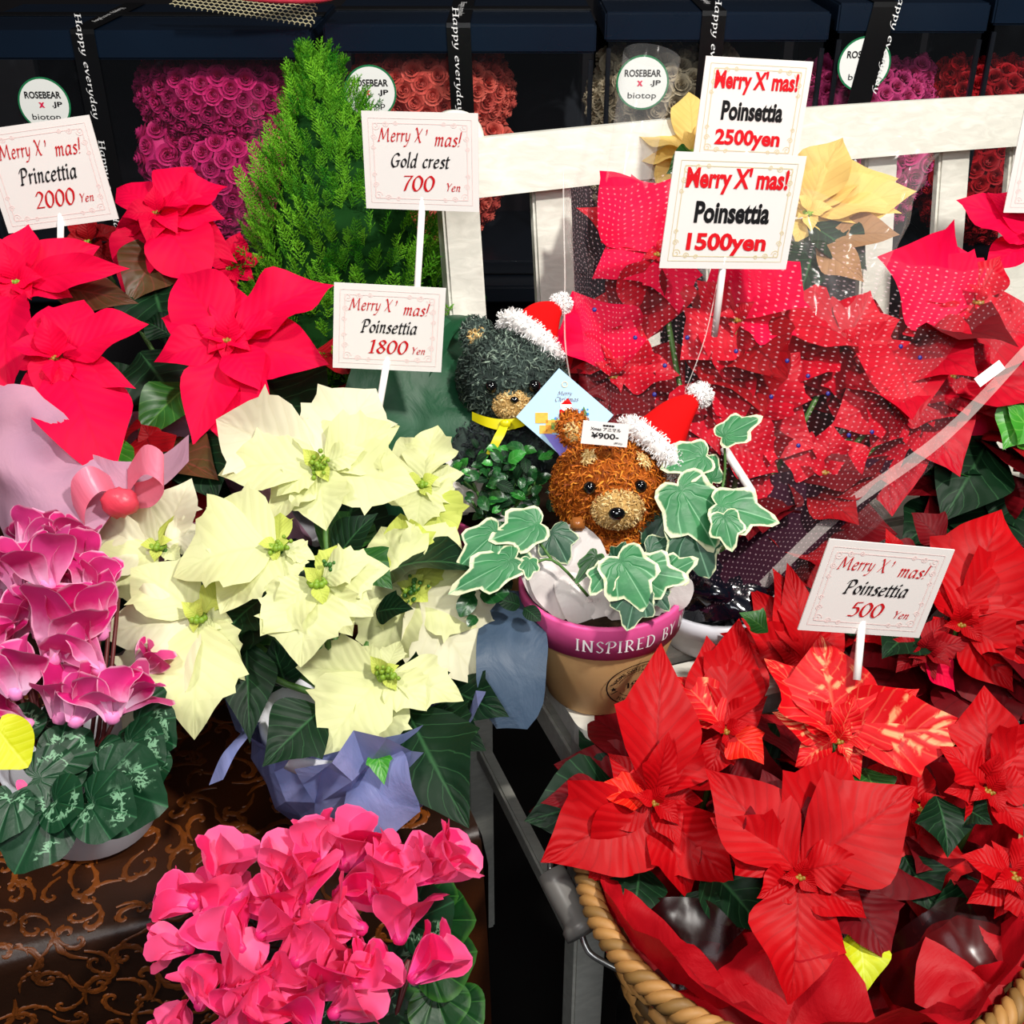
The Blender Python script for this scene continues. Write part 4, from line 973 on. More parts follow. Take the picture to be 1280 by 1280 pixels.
fillleaves(wp, P(400, 760, 1.1), (.18, .1, .08), 34, ['dark_leaf', 'dark_leaf', 'mid_leaf'], (.07, .11), seed=9)
fillleaves(wp, P(250, 730, 1.12), (.14, .08, .06), 16, 'dark_leaf', (.06, .1), seed=12)
rs = random.Random(4)
for (cx, cy, d) in ((347, 682, .985), (410, 705, .955), (513, 736, 1.04), (481, 842, .97), (399, 582, 1.04), (440, 700, .98)):   # green bud clusters
    g = []
    for i in range(16): g.append(ball(P(cx+rs.gauss(0, 9), cy+rs.gauss(0, 7), d+rs.uniform(-.004, .004)), rs.uniform(.0016, .0028), 6, 4))
    V, F, U = join(g); mesh('buds', V, F, M['mid_leaf'] if rs.random() < .6 else M['cyath'], wp)
cone_wrap('blue_wrap', wp, wb+UP*.004, .05, P(425, 870, 1.03), Vector((.09, 0, 0)), Vector((0, .085, -.01)), 'blue_wrap', .006, 15, 4, pw=.55, flat=True, seed=4)
cone_wrap('blue_wrap', wp, wb+UP*.006, .056, P(450, 885, 1.01), Vector((.1, .01, 0)), Vector((0, .08, -.02)), 'blue_wrap', .008, 12, 4, pw=.6, flat=True, seed=9, a0=-.6*pi, a1=.1*pi, wavy=.01)
crumple('blue_wrap', wp, P(455, 930, .97), P(505, 1030, .93), .42, 'blue_wrap', .008, 21, roll=.5)
crumple('slate_flap', wp, P(640, 740, 1.1), P(640, 905, 1.03), .24, 'slate_wrap', .003, 23)
bandmesh('ribbon_tail', wp, [P(318, 905, 1.0), P(300, 925, .97), P(285, 945, .96), P(270, 978, .95)], Vector((.008, 0, .004)), 'blue_wrap')

# ------------------------------------------------------------------ cyclamens
def cyc_flower(root, x, y, d, s, mat, ang=0., nosecol='nose', seed=0):
    """x,y = throat of the bloom, petals swept back and up; s petal length in px"""
    rs = random.Random(seed+int(x*3+y)); c = P(x, y, d); l = s*d/FPX; upv = (-Dv*cos(ang)+Vector((1, 0, 0))*sin(ang)); rt = Vector((1, 0, 0))*cos(ang)+Dv*sin(ang)
    V, F, U = lathe(c-upv*l*.16, [(0, 0), (l*.1, l*.03), (l*.14, l*.12), (l*.12, l*.24), (0, l*.26)], 10, upv)
    fl = mesh('flower', V, F, M[nosecol], root, origin=c)
    for i in range(5):
        a = 2*pi*i/5+rs.uniform(-.25, .25)+.6
        o = rt*cos(a)+TOC*sin(a)
        T = c+(upv*rs.uniform(.8, 1.05)+o*rs.uniform(.35, .8)).normalized()*l*rs.uniform(.9, 1.1)
        leaf('petal', fl, c+o*l*.08-upv*l*.06, T, .36*rs.uniform(.9, 1.1), 'petal', mat, Nn=o*1.0-upv*.2+Vector((rs.uniform(-.25, .25), 0, rs.uniform(-.25, .25))), fold=.3*rs.uniform(-1, .6), arch=-.12, wave=.05, curl=rs.uniform(-.3, .1), roll=rs.uniform(-.55, .55), nt=9, ns=3)
    return fl
def radial(name, root, c, tip, wr, kind, mat, Nn=None, cup=.12, wave=.05, roll=0., seed=0):
    """leaf whose stalk meets it at c; R(theta) outline about the middle"""
    rs = random.Random(seed+int(abs(c.x)*9999)); n = 30; rings = (0., .35, .62, .8, .92, 1.)
    def Rf(a):   # a measured from the tip
        a = abs((a+pi) % (2*pi)-pi)
        if kind == 'heart': return .55*(1+.0*cos(a))*(1.0+.2*math.exp(-(a/.35)**2))*(1-.42*math.exp(-((pi-a)/.28)**2))*(1+.02*sin(a*26))
        if kind == 'ivy':
            r = .5
            for (ca, h_, w) in ((0, .5, .4), (1.1, .26, .36), (2.15, .12, .36)): r = max(r, .0)+h_*math.exp(-((a-ca)/w)**2)
            return r*(1-.35*math.exp(-((pi-a)/.3)**2))
        return .5
    B = Vector(c); V = []; U = []; F = []; ph = rs.uniform(0, 6)
    for q in rings:
        for i in range(n):
            a = 2*pi*i/n; r = Rf(a)*q; x = sin(a)*r*wr; y = .42+cos(a)*r*.95 if kind != 'heart' else .45+cos(a)*r*.95
            z = cup*abs(x)*1.2+wave*sin(3*a+ph)*q*q*.6-.12*max(0, y-.4)**2
            if kind == 'ivy': x, y, z = x*.8, (y-.42)*.86+.3, z-.12*abs(x)
            V.append((x, y, z)); U.append((.5+.5*q*sin(a), .5+.5*q*cos(a)))
    for j in range(len(rings)-1):
        for i in range(n): F.append((j*n+i, j*n+(i+1) % n, (j+1)*n+(i+1) % n, (j+1)*n+i))
    V = orient(V, B, tip, Nn if Nn is not None else TOC*.8+UP*.45, roll)
    return mesh(name, V, F, M[mat], root, U, origin=B)
c1b = G(72, 1040, ZT); c1b = Vector((c1b.x, c1b.y, ZT))
cy1 = empty('potted_cyclamen', c1b, 'magenta pink cyclamen with pale petal edges in white pot', 'potted plant')
cb = G(124, 1030, ZT)
V, F, U = lathe(cb+UP*.002, [(0, 0), (.045, 0), (.05, .005), (.066, .075), (.068, .09), (.064, .09), (.06, .075), (0, .075)], 40); mesh('pot', V, F, M['pot_white'], cy1)
for (x, y, d, s, an, mt) in [(65, 820, .9, 82, .1, 0), (20, 865, .88, 62, -.1, 0), (60, 730, .93, 66, -.15, 0), (22, 735, .94, 60, -.1, 0), (110, 745, .95, 50, .2, 0), (125, 790, .92, 66, -.3, 0), (122, 835, .9, 62, -.5, 0), (75, 895, .89, 62, .15, 0),
                         (95, 900, .88, 60, .3, 0), (140, 895, .88, 62, -.2, 0), (150, 885, .9, 55, .5, 0), (35, 905, .9, 50, -.8, 0), (90, 720, .97, 60, .0, 0), (30, 690, .98, 50, .2, 0), (60, 690, 1.0, 46, -.3, 0), (75, 690, .98, 44, .4, 0), (92, 745, .96, 46, .1, 0),
                         (10, 800, .93, 60, .2, 0), (50, 790, .93, 62, .2, 0), (85, 785, .95, 50, -.3, 0), (-5, 740, .95, 55, .1, 0), (175, 840, .95, 40, .4, 0), (-10, 830, .9, 60, .1, 0)]:
    cyc_flower(cy1, x, y, d, s*1.15, 'petal_edge', an*1.5)
for (c, t, w, mt, sd) in [((60, 960), (110, 915), 1.3, 'cyc_leaf', 1), ((30, 975), (105, 965), 1.2, 'cyc_leaf', 2), ((110, 975), (200, 1005), 1.25, 'cyc_leaf', 3), ((70, 990), (20, 1085), 1.2, 'cyc_leaf', 4), ((20, 985), (-5, 1050), 1.2, 'cyc_leaf', 5), ((120, 925), (130, 985), 1.3, 'cyc_leaf', 6), ((150, 925), (200, 950), 1.3, 'cyc_leaf', 7),
                          ((20, 930), (35, 880), 1.3, 'cyc_leaf', 8), ((90, 915), (60, 880), 1.3, 'cyc_leaf', 9), ((160, 900), (215, 930), 1.2, 'cyc_leaf', 10), ((100, 1000), (165, 1020), 1.2, 'cyc_leaf', 11), ((60, 1000), (100, 1010), 1.3, 'cyc_leaf', 12), ((170, 880), (215, 880), 1.2, 'cyc_leaf', 13), ((15, 900), (-30, 920), 1.2, 'cyc_leaf', 14), ((120, 890), (160, 860), 1.2, 'cyc_leaf', 15), ((180, 940), (195, 985), 1.2, 'cyc_leaf', 16)]:
    d = .92-.0006*(c[1]-900)-.02*(sd % 3)*.3; radial('leaf', cy1, P(c[0], c[1], d), P(t[0], t[1], d-.02 if t[1] > c[1] else d+.02), w*.82, 'heart', mt, seed=sd)
radial('leaf', cy1, P(-8, 905, .87), P(30, 955, .86), .95, 'heart', 'yellow_leaf', seed=3)
leaf('bud', cy1, P(22, 975, .865), P(35, 995, .86), .25, 'oval', 'petal_pink')
rs = random.Random(8)
for i in range(26):
    x = rs.uniform(-10, 165); V, F = tube(smoothpath([cb+Vector((rs.uniform(-.03, .03), rs.uniform(-.02, .02), .08)), P(x*.6+40, 920, .93), P(x, rs.uniform(740, 870), .96)], 3), .0018, 5); mesh('stalk', V, F, M['red_stem'], cy1)
c2b = Vector((-.13, .56, .40)); cy2 = empty('potted_cyclamen', c2b, 'bright rose pink cyclamen low in the foreground beside the brocade', 'potted plant')
st = empty('plant_step', Vector((-.13, .52, 0)), 'low black step under the foreground pink cyclamen', 'plant stand')
V, F = boxg(Vector((-.13, .52, .385)), (XA, YA, UP), (.36, .2, .026), .003); mesh('top', V, F, M['step'], st, smooth=False)
for sx in (-.15, .15):
    V, F = boxg(Vector((-.13+sx, .52, .185)), (XA, YA, UP), (.02, .18, .37), .002); mesh('side_panel', V, F, M['step'], st, smooth=False)
pot(cy2, c2b+UP*.002, .05, .07, .11, 'pot_white')
for (x, y, s, an) in [(272, 1105, 60, -.1), (300, 1130, 60, .5), (240, 1130, 50, -.5), (262, 1150, 62, -.2), (345, 1110, 62, .0), (380, 1120, 64, .2), (395, 1070, 50, -.3), (432, 1080, 62, .1), (425, 1118, 60, .5), (470, 1120, 62, .4), (450, 1160, 60, -.3), (510, 1100, 56, .5), (540, 1095, 60, .35), (548, 1085, 50, .7),
                      (500, 1170, 64, .2), (520, 1220, 66, .25), (480, 1215, 56, -.4), (330, 1165, 64, .2), (300, 1185, 66, -.3), (285, 1235, 66, .1), (335, 1225, 66, .3), (370, 1200, 64, .1), (395, 1240, 68, .2), (350, 1262, 64, -.2), (250, 1255, 52, .1), (420, 1265, 64, .4), (300, 1285, 60, .0), (390, 1290, 70, .1), (330, 1300, 66, -.2), (235, 1185, 50, -.5), (445, 1230, 56, .3), (415, 1185, 60, .0), (232, 1305, 50, -.2), (360, 1150, 60, -.3), (470, 1080, 40, .2), (310, 1300, 60, .2)]:
    dd = .87-.00022*(y-1100)+.02*((int(x*7+y) % 5)/5-.4); cyc_flower(cy2, x, y, dd, s*1.12, 'petal_pink', an*1.8+.5*sin(x*.7+y), nosecol='nose_pink')
for i, (c, t) in enumerate([((500, 1160), (560, 1130)), ((520, 1200), (590, 1190)), ((500, 1230), (470, 1290)), ((540, 1230), (560, 1290)), ((450, 1240), (500, 1270)), ((560, 1250), (600, 1280)), ((430, 1270), (440, 1300)), ((540, 1150), (590, 1150)), ((470, 1200), (520, 1250)), ((480, 1260), (530, 1300)), ((400, 1260), (420, 1300)), ((530, 1120), (570, 1120))]):
    d = .93+.006*(i % 3); radial('leaf', cy2, P(c[0], c[1], d), P(t[0], t[1], d-.015), 1.25, 'heart', 'cyc_leaf_green' if i % 2 else 'cyc_leaf', seed=i+40)
for i in range(16):
    x = rs.uniform(260, 520); V, F = tube(smoothpath([c2b+UP*.1+Vector((rs.uniform(-.03, .03), 0, 0)), P(x, 1200, .92)], 3), .0018, 5); mesh('stalk', V, F, M['red_stem'], cy2)

# ------------------------------------------------------------------ planters on the bench corner
def fibres(name, root, surf, n, L, w, mat, seed=1, lift=.4, curlv=.5):
    """surf(rs) -> point, normal; short curled shavings standing off a surface, one part"""
    rs = random.Random(seed); V = []; F = []; U = []
    for i in range(n):
        p, nr = surf(rs); t = Vector((rs.gauss(0, 1), rs.gauss(0, 1), rs.gauss(0, 1))); t = (t-nr*t.dot(nr)).normalized(); s = nr.cross(t)*w*rs.uniform(.6, 1.3)
        l = L*rs.uniform(.5, 1.3); q = t+s.normalized()*rs.uniform(-curlv, curlv); u = rs.random(); k = len(V)
        a = p-nr*w*.3; b = p+t*l*.5+nr*l*lift; c = p+q.normalized()*l+nr*l*lift*rs.uniform(.1, 1.1)
        V += [a-s, a+s, b-s, b+s, c-s*.3, c+s*.3]; U += [(u, 0)]*6; F += [(k, k+1, k+3, k+2), (k+2, k+3, k+5, k+4)]
    o = mesh(name, V, F, M[mat], root, U, smooth=False); o['kind'] = 'stuff'; return o
def ellsurf(c, r, axes, test=None):
    def f(rs):
        while 1:
            v = Vector((rs.gauss(0, 1), rs.gauss(0, 1), rs.gauss(0, 1))).normalized()
            p = c+axes[0]*v.x*r[0]+axes[1]*v.y*r[1]+axes[2]*v.z*r[2]
            nn = (axes[0]*v.x/r[0]+axes[1]*v.y/r[1]+axes[2]*v.z/r[2]).normalized()
            if test is None or test(p, nn): return p, nn
    return f
def onsphere(px, py, c, r):
    d_ = ray(px, py).normalized(); oc = CAM-c; b = oc.dot(d_); q = b*b-(oc.length_squared-r*r)
    return CAM+d_*(-b-sqrt(max(q, 0)))
def plush(root, hpx, hpy, d, R0, fur, fib, ear, eyes, nose, snout, body, hat, earmat='fib_tan', spots=(), fn=2600, bodymats=None):
    hc = P(hpx, hpy, d); ax = (Vector((1, 0, 0)), (Fv*1.0).normalized(), -Dv)
    rr = (R0*1.06, R0, R0*.96)
    V, F, U = ball(hc, rr, 32, 20, ax, .06, 30, hpx); head = mesh('head', V, F, M[fur], root)
    fibres('fibre', head, ellsurf(hc, [x*1.01 for x in rr], ax, lambda p, n: n.y < .5), fn, .0075, .0007, fib, int(hpx))
    # body
    bc = P(*body[0]); br = body[1]
    V, F, U = ball(bc, br, 24, 14, ax, .08, 30, 3); bo = mesh('body', V, F, M[bodymats[0] if bodymats else fur], root)
    fibres('fibre', bo, ellsurf(bc, br, ax, lambda p, n: n.y < .5), 1300, .0075, .0008, bodymats[1] if bodymats else fib, 5)
    for sx in (-1, 1):
        ac = bc+Vector((sx*br[0]*.85, -.012, .004)); V, F, U = ball(ac, (.014, .014, .026), 14, 9, ax, .1, 30, sx); am = mesh('arm', V, F, M[bodymats[0] if bodymats else fur], root)
        fibres('fibre', am, ellsurf(ac, (.0145, .0145, .027), ax), 220, .006, .0007, bodymats[1] if bodymats else fib, 9+sx)
    for (ex, ey, er, tilt) in ear:
        ec = P(ex, ey, d+.004); ea = (Vector((cos(tilt), 0, 0))+(-Dv)*sin(tilt), ax[1], -Dv*cos(tilt)-Vector((1, 0, 0))*sin(tilt)*1)
        V, F, U = ball(ec, (er, er*.5, er*1.15), 16, 10, ea, .08, 30, 1); eo = mesh('ear', V, F, M[fur], root)
        fibres('fibre', eo, ellsurf(ec, (er, er*.5, er*1.15), ea), 420, .006, .0007, fib, 2)
        ic = ec-ax[1]*er*.36-UP*er*.15; V, F, U = ball(ic, (er*.5, er*.26, er*.62), 12, 8, ea); io = mesh('inner_ear', V, F, M['fur_tan'], root)
        fibres('fibre', io, ellsurf(ic, (er*.5, er*.27, er*.62), ea, lambda p, n: n.y < .0), 200, .0045, .0007, 'fib_tan', 4)
    for (x, y, r) in eyes:
        V, F, U = ball(onsphere(x, y, hc, R0*1.0)+TOC*.003, r*1.15, 16, 10); mesh('eye', V, F, M['eye'], root)
    sx, sy, sr = snout; sc = onsphere(sx, sy, hc, R0*.98)
    V, F, U = ball(sc, (sr*1.15, sr*.8, sr*.9), 20, 12, ax, .06, 30, 4); so = mesh('muzzle', V, F, M['fur_tan'], root)
    fibres('fibre', so, ellsurf(sc, (sr*1.17, sr*.82, sr*.92), ax, lambda p, n: n.y < .3), 620, .0045, .0006, 'fib_tan', 6)
    nx, ny, nr = nose; nc = onsphere(nx, ny, sc, sr*.95)+TOC*.0015; V, F, U = ball(nc, (nr*1.2, nr*.7, nr*.9), 16, 10, ax); mesh('nose', V, F, M['eye'], root)
    for (x, y, r) in spots:
        pc = onsphere(x, y, hc, R0*1.03); pn = (pc-hc).normalized(); u, v = frame(pn)
        fibres('eyebrow_patch', root, (lambda pc=pc, u=u, v=v, pn=pn, r=r: (lambda rs: (pc+u*rs.gauss(0, r*.5)+v*rs.gauss(0, r*.5)+pn*.0015, pn)))(), 150, .005, .0007, 'fib_tan', 8)
    # santa hat
    (a, b_2, tip, dh, pr) = hat; A = P(a[0], a[1], dh); B = P(b_2[0], b_2[1], dh); Cc = (A+B)/2; Tt = P(tip[0], tip[1], dh+.012); axh = (Tt-Cc).normalized()
    u = (B-A); u = (u-axh*u.dot(axh)).normalized(); v = axh.cross(u); rad = (B-A).length*.5
    V = []; F = []; n = 26; m = 12; L = (Tt-Cc).length
    for j in range(m+1):
        t = j/m; r = rad*(1-t)**.85*(1-.12*sin(pi*t))+.003; ce = Cc+axh*L*t+UP*.006*sin(pi*t)
        for i in range(n): an = 2*pi*i/n; V.append(ce+(u*cos(an)+v*sin(an)*.8)*r*(1+.06*sin(3*an+t*7)))
    for j in range(m):
        for i in range(n): F.append((j*n+i, j*n+(i+1) % n, (j+1)*n+(i+1) % n, (j+1)*n+i))
    ht = mesh('santa_hat', V, F, M['hat_red'], root)
    ring = [Cc+(u*cos(2*pi*i/24)+v*sin(2*pi*i/24)*.85)*rad*1.02 for i in range(24)]
    V, F = tube(ring, .0085, 10, True); tr = mesh('trim', V, F, M['fib_white'], ht, [(0, 0)]*len(V))
    def rsf(rs):
        an = rs.uniform(0, 2*pi); c_ = Cc+(u*cos(an)+v*sin(an)*.85)*rad*1.02; o = (c_-Cc).normalized(); ph = rs.uniform(0, 2*pi); nn = o*cos(ph)+axh*sin(ph); return c_+nn*.0085, nn
    fibres('fluff', tr, rsf, 1500, .004, .0005, 'fib_white', 7, .8)
    V, F, U = ball(Tt, pr, 16, 10, amp=.06); pm = mesh('pompom', V, F, M['fib_white'], ht, U); fibres('fluff', pm, ellsurf(Tt, (pr, pr, pr), (XA, YA, UP)), 700, .004, .0005, 'fib_white', 8, .8)
    return hc
def potted(nm, c, r1, r2, h, band, label, rimtilt=0.):
    root = empty(nm, c, label, 'flower pot')
    V, F, U = lathe(c+UP*.001, [(0, 0), (r1-.003, 0), (r1, .004), (r2*.97, h-band), (r2*.96, h-.004), (r2*.95, h-.03), (0, h-.03)], 48); mesh('pot_body', V, F, M['pot_clay'], root)
    V, F, U = lathe(c+UP*.001, [(r2*.975, h-band), (r2*1.0, h-band), (r2*1.03, h-.002), (r2*1.02, h), (r2*.965, h), (r2*.945, h-band*.9)], 48); mesh('rim_band', V, F, M['pink_band'], root)
    V, F, U = lathe(c+UP*.001, [(r2*.945, h-.012), (r2*.5, h-.008), (0, h-.006)], 24); mesh('soil', V, F, M['soil'], root)
    return root
def wraptext(name, root, c, r, z0, VF, a0, mat, slope=0.):
    V, F = VF; out = []
    for p in V:
        rr = r+slope*p.y+.0006; a = a0+p.x/r; out.append(c+Vector((cos(a)*rr, sin(a)*rr, z0+p.y)))
    return mesh(name, out, F, M[mat], root, smooth=False)
# front planter
pc = G(747, 856, ZS); PH = .118; PR = .0745
pt1 = potted('flower_pot', pc, .05, PR, PH, .034, 'tan pot with pink INSPIRED BY rim on bench corner')
wraptext('lettering', pt1, pc, PR*1.015, PH-.0175, fit(nib('INSPIRED BY NA', slant=0, nw=.2, ang=12, thin=.09, sp=.18), .052, 0, .13, .0135), -pi/2-.2, 'white_ink', .06)
# round stamp on the pot body
def ringquads(r0, r1, a0=0, a1=2*pi, n=40):
    V = []; F = []
    for i in range(n+1): a = a0+(a1-a0)*i/n; V += [Vector((cos(a)*r0, sin(a)*r0)), Vector((cos(a)*r1, sin(a)*r1))]
    return V, [(2*i, 2*i+1, 2*i+3, 2*i+2) for i in range(n)]
def arctext(t, r, h, a_mid, span, up=True):
    VF = fit(bfont(t, .02), 0, 0, span*r, h); V, F = VF; out = []
    for p in V:
        a = a_mid-p.x/r if up else a_mid+p.x/r; q = r+p.y if up else r-p.y; out.append(Vector((cos(a)*q, sin(a)*q)))
    return out, F
star = [Vector((-.021+cos(pi/2+k*pi/5)*(.0036 if k % 2 == 0 else .0015), sin(pi/2+k*pi/5)*(.0036 if k % 2 == 0 else .0015))) for k in range(10)]
bar = lambda y: ([Vector((-.024, y-.0005)), Vector((.024, y-.0005)), Vector((.024, y+.0005)), Vector((-.024, y+.0005))], [(0, 1, 2, 3)])
stamp = join([ringquads(.0265, .0278), ringquads(.0165, .0172, .42, pi-.42), ringquads(.0165, .0172, pi+.42, 2*pi-.42), bar(.0062), bar(-.0062), (star, [tuple(range(10))]), fit(nib('1982', slant=0, nw=.26, ang=15, thin=.12), .003, 0, .026, .0085),
              arctext('HOME SWEET HOME', .0205, .0042, pi/2, 2.3), arctext('YOUR GARDEN', .0222, .0042, -pi/2, 2.0, False)])
sv, sf = stamp; sv = [Vector((p.x*cos(.18)-p.y*sin(.18), p.x*sin(.18)+p.y*cos(.18))) for p in sv]
wraptext('stamp', pt1, pc, .0632, .047, (sv, sf), -pi/2+.47, 'black_ink', .28)
bt = empty('toy_bear', P(762, 690, 1.1), 'brown straw toy bear with red Santa hat and 900 yen sticker', 'toy bear')
HB2 = plush(bt, 762, 610, 1.1, .049, 'fur_brown', 'fib_brown', [(716, 536, .014, .15)], [(737, 610, .0052), (800, 608, .0052)], (771, 642, .0062), (772, 636, .019), ((762, 695, 1.11), (.044, .034, .038)), ((788, 532), (838, 590), (875, 494), 1.09, .0095), spots=((737, 573, .0045), (803, 577, .0045)))
V, F = boxg(P(722, 655, 1.065), (XA, Fv, -Dv), (.013, .006, .012), .002); mesh('bow_tie', V, F, M['copper'], bt)
# price sticker on the hat side
sk = sign([(729, 526), (787, 531), (784, 559), (726, 554)], 1.035, [('¥900-', 'thin', 0, -.08, .6, .26, 'black_ink'), ('Xmas アニマル', 'thin', 0, .2, .66, .15, 'black_ink'), ('■■■■', 'thin', .05, .37, .24, .07, 'black_ink'), ('(税込)', 'thin', .3, -.36, .18, .1, 'black_ink')], 'small white sticker reading 900 yen between the ear and hat', lean=.3, nm='price_sticker', group=None)
for o in [x for x in bpy.data.objects if x.parent == sk and 'border' in x.name]: bpy.data.objects.remove(o)
cone_wrap('paper_wrap', pt1, pc+UP*.07, .05, P(765, 700, 1.09), Vector((.052, 0, -.01)), Vector((0, .05, .02)), 'white_paper', .004, 22, 6, seed=8, wavy=.008)
# paper collar in the front pot
for (x0, y0, x1, y1, sd, w) in ((700, 760, 668, 668, 11, .36), (735, 775, 690, 664, 1, .42), (760, 785, 725, 700, 9, .5), (830, 765, 845, 715, 10, .5), (775, 785, 755, 715, 2, .45), (800, 780, 800, 735, 3, .6)):
    crumple('paper_collar', pt1, P(x0, y0, 1.07), P(x1, y1, 1.06), w, 'white_paper', .004, sd, 10, 5, arch=.08)
for (x, y, s, a) in ((728, 700, .012, .1), (722, 728, .012, .15), (742, 750, .009, -.1)):
    letters('script_print', pt1, fit(nib('Happy', slant=.5, nw=.1), 0, 0, s*1.6), P(x, y, 1.035), XA, -Dv, TOC, 'pink_ink', .001)
iv = empty('ivy_plant', pc+UP*.1, 'variegated ivy trailing around the brown bear from pink rimmed pot', 'ivy')
IV = [((880, 570), (832, 583), .95, 1.07, 0), ((905, 545), (948, 522), .75, 1.07, 0), ((893, 640), (968, 648), .0, 1.05, 0), ((905, 645), (915, 684), 1.0, 1.04, 0), ((850, 610), (895, 682), .9, 1.06, 0), ((835, 640), (808, 692), 1.0, 1.08, 1), ((862, 655), (885, 715), 1.15, 1.06, 1), ((812, 690), (862, 705), 1.0, 1.06, 1),
      ((690, 665), (708, 700), 1.2, 1.06, 1), ((672, 655), (617, 672), .9, 1.04, 0), ((620, 665), (575, 705), .8, 1.04, 0), ((640, 700), (568, 735), .6, 1.03, 0), ((650, 690), (615, 722), .8, 1.04, 0), ((662, 700), (660, 722), 1.0, 1.03, 0),
      ((775, 700), (810, 758), 1.0, 1.0, 0), ((760, 712), (740, 740), 1.0, 1.0, 0), ((800, 715), (855, 722), 1.0, 1.02, 0), ((795, 740), (785, 783), 1.1, 1.0, 1), ((770, 700), (780, 680), 1.0, 1.02, 1), ((745, 695), (722, 725), .6, 1.01, 2), ((830, 720), (868, 700), .9, 1.03, 0), ((815, 735), (835, 760), .9, 1.02, 1), ((890, 600), (870, 560), .8, 1.08, 0)]
for i, (c, t, w, d, m) in enumerate(IV):
    if w == 0.: c, w = (900, 632), .8
    dx, dy = t[0]-c[0], t[1]-c[1]
    radial('leaf', iv, P(c[0]-dx*.12, c[1]-dy*.12, d), P(t[0], t[1], d-.006), w*.98, 'ivy', ['ivy', 'ivy_dark', 'ivy'][m] if m != 2 else 'cyc_leaf_green', cup=.1, wave=.06, seed=i)
for pts in ([(790, 735, 1.05), (840, 690, 1.07), (885, 650, 1.07), (905, 600, 1.08), (905, 545, 1.075)], [(885, 650, 1.07), (900, 645, 1.06)], [(735, 745, 1.05), (690, 700, 1.04), (650, 715, 1.03), (600, 735, 1.03)], [(690, 700, 1.04), (660, 665, 1.05), (620, 665, 1.05)], [(770, 745, 1.04), (775, 705, 1.01)], [(800, 750, 1.04), (800, 715, 1.03)], [(650, 715, 1.03), (620, 690, 1.04)]):
    V, F = tube(smoothpath([P(*p) for p in pts], 5), .0013, 6); mesh('vine', V, F, M['stem'], iv)
# rear planter with the black bear
pc2 = G(648, 742, ZS)
pt2 = potted('flower_pot', pc2, .048, .076, .115, .034, 'tan pot with deep pink rim half hidden under the black bear')
wraptext('lettering', pt2, pc2, .076*1.015, .115-.0175, fit(nib('INSPIRED', slant=0, nw=.2, ang=12, thin=.09, sp=.18), 0, 0, .07, .0125), -pi/2+.25, 'white_ink', .06)
crumple('paper_collar', pt2, P(585, 640, 1.18), P(582, 560, 1.2), .5, 'white_paper', .004, 13, 10, 5); crumple('paper_collar', pt2, P(632, 660, 1.16), P(630, 615, 1.17), .5, 'white_paper', .004, 14, 10, 5)
bk = empty('toy_bear', P(640, 560, 1.2), 'black green straw toy bear with Santa hat and yellow ribbon', 'toy bear')
HB1 = plush(bk, 640, 474, 1.2, .0505, 'fur_black', 'fib_black', [(597, 420, .0165, .35)], [(614, 484, .0055), (668, 483, .0055)], (643, 500, .0035), (641, 506, .0155), ((632, 558, 1.21), (.05, .036, .042)), ((634, 402), (690, 448), (701, 380), 1.19, .009), bodymats=('fur_black', 'fib_dark'))
bandmesh('neck_ribbon', bk, [P(590, 520, 1.17), P(607, 527, 1.155), P(628, 531, 1.15), P(650, 528, 1.155), P(670, 520, 1.17)], Dv*.0055, 'yellow_ribbon')
bandmesh('ribbon_tail', bk, [P(632, 528, 1.148), P(624, 545, 1.143), P(612, 568, 1.145)], XA*.005, 'yellow_ribbon')
V, F, U = ball(P(632, 530, 1.148), (.006, .004, .005), 10, 7); mesh('ribbon_knot', V, F, M['yellow_ribbon'], bk)
# small-leaved shrub round the black bear
bx = empty('small_leaved_shrub', pc2+UP*.1, 'small leaved glossy green shrub in the pot of black bear', 'shrub')
sv_, sf_, su_ = leafgeo('oval', 'oval', .28, .3, .08, .03, .1, 5, 6, 2)
def shared(mat):
    me = bpy.data.meshes.new('leaf'); me.from_pydata(sv_, [], sf_); l = me.uv_layers.new(name='UVMap')
    idx = np.zeros(len(me.loops), dtype=np.int32); me.loops.foreach_get('vertex_index', idx); l.data.foreach_set('uv', np.array(su_, dtype=np.float32)[idx].ravel())
    me.polygons.foreach_set('use_smooth', [True]*len(me.polygons)); me.materials.append(M[mat]); return me
lm = [shared('box_leaf'), shared('box_leaf'), shared('box_leaf_light'), shared('dark_leaf')]
rs = random.Random(21)
for i in range(235):
    x = rs.gauss(630, 34); y = rs.gauss(612, 30)
    if not (552 < x < 705 and 560 < y < 700) or (x > 690 and y < 640): continue
    if x < 588 and 600 < y < 655: continue
    if x > 655 and y > 625 and rs.random() < .7: continue
    if y < 590 and 640 < x < 690 and rs.random() < .5: continue
    d = 1.155+rs.uniform(-.02, .035); a = rs.uniform(0, 2*pi); l = rs.uniform(13, 27); B = P(x, y, d)
    inst(rs.choice(lm), 'leaf', bx, B, P(x+cos(a)*l, y+sin(a)*l*.8, d+rs.uniform(-.01, .01)), TOC*.7+UP*.6+Vector((rs.uniform(-.5, .5), 0, rs.uniform(-.3, .3))), 1.1)
for (x, y, x2, y2) in ((592, 742, 575, 770), (600, 745, 635, 740), (650, 757, 622, 748), (655, 760, 675, 775), (595, 740, 570, 735), (600, 730, 620, 742), (640, 735, 625, 725), (625, 660, 600, 690), (640, 668, 632, 700), (595, 770, 585, 782)):
    inst(lm[1] if x < 640 else lm[3], 'leaf', bx, P(x, y, 1.05), P(x2, y2, 1.04), TOC*.8+UP*.4, 1.3)
